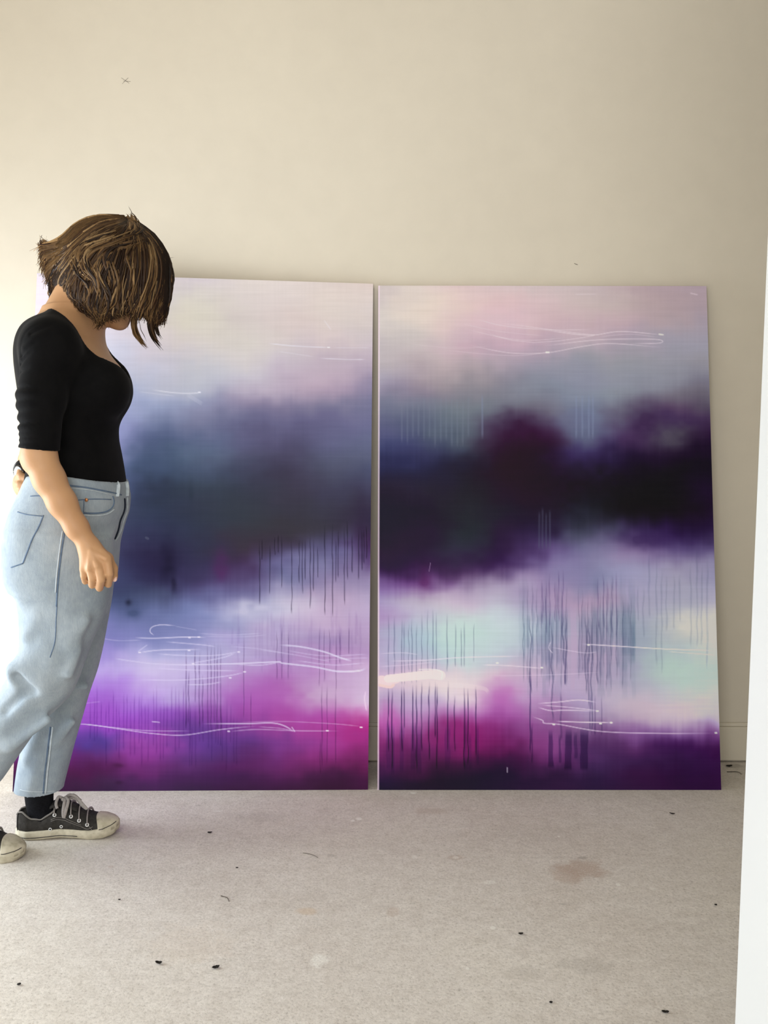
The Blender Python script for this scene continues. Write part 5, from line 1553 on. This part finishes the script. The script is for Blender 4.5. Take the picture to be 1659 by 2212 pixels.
    for t, s in eyes:
        ring(side_pt(t, s, .0022), np.array([0, -1, .45]), .0036, .0014)
        ring(side_pt(t, s, .0022, 1), np.array([0, 1, .45]), .0036, .0014)
    for t, s in ((.355, .22), (.46, .24)):
        ring(side_pt(t, s, .0018), np.array([0, -1, .1]), .0030, .0012, 'vent_eyelet')
    # lace bars from the eyelets over the tongue, then the bow
    for t, s in eyes:
        p = side_pt(t, s, .0035); q = side_pt(t, s, .0035, 1)
        top = np.array([t * SL - .004, 0, upper_z(t) + .010])
        P = spline([p, p * .55 + top * .45 + (0, -.004, .006), top, q * .55 + top * .45 + (0, .004, .006), q], 20)
        g = Geo(); g.tube(P, .0036, 8, .45, (1, 0, 0))
        build(g, 'lace', lace_m, shoe)
    kx = np.array([.478 * SL, -.012, upper_z(.478) + .016])
    bows = [[kx, kx + (.008, -.016, .010), kx + (.016, -.026, .004), kx + (.012, -.032, -.016), kx + (.006, -.033, -.036), kx + (.004, -.031, -.020), kx + (.006, -.020, .004), kx],
            [kx, kx + (.016, -.004, .012), kx + (.034, -.010, .006), kx + (.050, -.016, -.010), kx + (.060, -.018, -.021), kx + (.048, -.010, -.016), kx + (.028, .000, .000), kx],
            [kx, kx + (-.012, -.006, .008), kx + (-.018, -.012, -.006), kx + (-.014, -.018, -.018)],
            [kx, kx + (.020, .010, .006), kx + (.036, .022, -.014)]]
    for b in bows:
        g = Geo(); g.tube(spline(b, 36), .0040, 8, .5, (0, 1, 0))
        build(g, 'lace_bow', lace_m, shoe)
    g = Geo(); g.tube(spline([kx + (-.005, -.003, 0), kx + (0, -.006, .002), kx + (.006, -.004, 0)], 8), [.003, .0055, .006, .006, .006, .006, .005, .003], 8, .9)
    build(g, 'lace_knot', lace_m, shoe)
    return shoe

heel = floor_pt(36, 1806); toe = floor_pt(262, 1797)
yaw = math.atan2(toe[1] - heel[1], toe[0] - heel[0])
make_shoe(Matrix.Translation(Vector(heel)) @ Matrix.Rotation(yaw, 4, 'Z'))
toe2 = floor_pt(57, 1849)
yaw2 = math.radians(2)
pitch2 = math.radians(9)
ball = np.array([toe2[0] - .068, toe2[1], 0])
M2 = Matrix.Translation(Vector((ball[0], ball[1], 0.001))) @ Matrix.Rotation(yaw2, 4, 'Z') @ Matrix.Rotation(pitch2, 4, 'Y') @ Matrix.Translation(Vector((-.76 * SL, 0, 0)))
make_shoe(M2)
# socks: ankle tubes from the shoe opening up into the trouser legs
def sock(c0, c1, c2):
    g = Geo(); P = spline([c0, c1, c2], 14)
    g.tube(P, np.interp(np.linspace(0, 1, 14), [0, .35, .6, 1], [.036, .035, .0365, .040]), 28, .70)
    g.build('sock', sock_m, person)
hm = Matrix.Translation(Vector(heel)) @ Matrix.Rotation(yaw, 4, 'Z')
sock(np.array(hm @ Vector((.072, 0, .030))), np.array(hm @ Vector((.060, 0, .085))), U(84, 1680, YF))
sock(np.array(M2 @ Vector((.066, 0, .030))), np.array(M2 @ Vector((.052, 0, .085))), U(-84, 1690, YN))
# ------------------------------------------------------------------ small things on the slab and on the wall
leaf_m = simple_mat('dry_leaf', (0.020, 0.017, 0.014, 1), 0.8, 0.2, 0.3, 300, 0.3)
twig_m = simple_mat('thin_twig', (0.06, 0.048, 0.036, 1), 0.85, 0.2, 0.25, 200, 0.2)
def crumb(px, py, w, l, rot, label, name='leaf_fragment', curl=.003, grp='dark leaf crumbs on the floor'):
    p = floor_pt(px, py)
    n = 9
    t = np.linspace(-1, 1, n)
    ca, sa = math.cos(rot), math.sin(rot)
    rs = np.random.RandomState(int(px))
    V = []
    for k, a in enumerate(t):
        hw = w / 2 * math.sqrt(max(0, 1 - abs(a) ** 1.6)) * (.75 + .5 * rs.rand()) + .0003
        for b in (-1, 0, 1):
            x, y = a * l / 2, b * hw
            z = .0014 + curl * (a * a * .8 + .5 * b * b * (1 - a * a))
            V.append((p[0] + x * ca - y * sa, p[1] + x * sa + y * ca, z))
    F_ = [(i * 3 + j, (i + 1) * 3 + j, (i + 1) * 3 + j + 1, i * 3 + j + 1) for i in range(n - 1) for j in range(2)]
    o = link_mesh(name, V, F_, leaf_m, None, p)
    md = o.modifiers.new('thick', 'SOLIDIFY'); md.thickness = .0012; md.offset = 0
    return tag(o, label, 'leaf', grp)
def twig(px, py, px2, py2, bend, label, r=.0009):
    a, b = floor_pt(px, py), floor_pt(px2, py2)
    m_ = (a + b) / 2 + np.array([bend, bend * .6, .001])
    g = Geo(); P = spline([a + (0, 0, r), m_ + (0, 0, r), b + (0, 0, r)], 12)
    g.tube(P, np.linspace(r, r * .6, 12), 6)
    o = g.build('twig', twig_m, None, a)
    return tag(o, label, 'twig')
crumb(453, 1800, .006, .012, .15, 'small dark leaf crumb on the floor right of the front sneaker')
crumb(343, 2083, .007, .014, -.2, 'dark curled leaf scrap at bottom left, left of the pointed one', curl=.006)
crumb(466, 2092, .008, .015, .5, 'pointed black leaf scrap on the floor near the bottom, left of centre', curl=.004)
crumb(1452, 1759, .004, .015, -.5, 'thin dark scrap on the floor below the right end of the right canvas')
crumb(1125, 2019, .005, .010, .1, 'dark leaf crumb on the floor below the large pink stain')
crumb(1437, 2188, .006, .013, -.1, 'dark leaf crumb on the floor at the bottom right corner')
crumb(1190, 2167, .004, .006, .3, 'tiny dark crumb on the bare floor near the bottom, right of centre', curl=.002)
crumb(1546, 1956, .004, .006, 0, 'tiny dark crumb on the floor beside the white wall end', curl=.002)
crumb(512, 1876, .003, .006, 0, 'tiny dark crumb on the floor in front of the left canvas', curl=.002)
crumb(41, 2128, .006, .007, .6, 'dark crumb on the floor near the lower left edge', curl=.002)
crumb(258, 1945, .003, .005, 0, 'tiny dark crumb on the floor left of the small bent twig', curl=.002)
crumb(1575, 1656, .010, .022, .2, 'dark leaf scrap against the baseboard right of the right canvas', curl=.004)
twig(1570, 1668, 1602, 1673, .012, 'thin dark twig on the floor between right canvas and white wall end', .0012)
twig(477, 1936, 495, 1948, .004, 'small bent twig on the open floor in front of the left canvas')
twig(655, 1843, 687, 1853, .003, 'thin pale twig on the floor in front of the gap between canvases', .0007)
tan_m = simple_mat('pencil_grey', (0.22, 0.19, 0.16, 1), 0.8, 0.2, 0.1, 90, 0)
def mark(segs, r, name):
    g = Geo()
    for a, b in segs:
        p, q = U(*a, WALL_Y - .0003), U(*b, WALL_Y - .0003)
        g.tube(np.array([p, (p + q) / 2, q]), [r * .6, r, r * .6], 5, 0.4, (0, 1, 0))
    return g.build(name, tan_m, wb)
mark([((262, 168), (279, 180)), ((277, 168), (264, 181)), ((266, 175), (282, 176))], .0007, 'pencil_mark')
mark([((1240, 569), (1248, 572))], .0012, 'wall_nick')
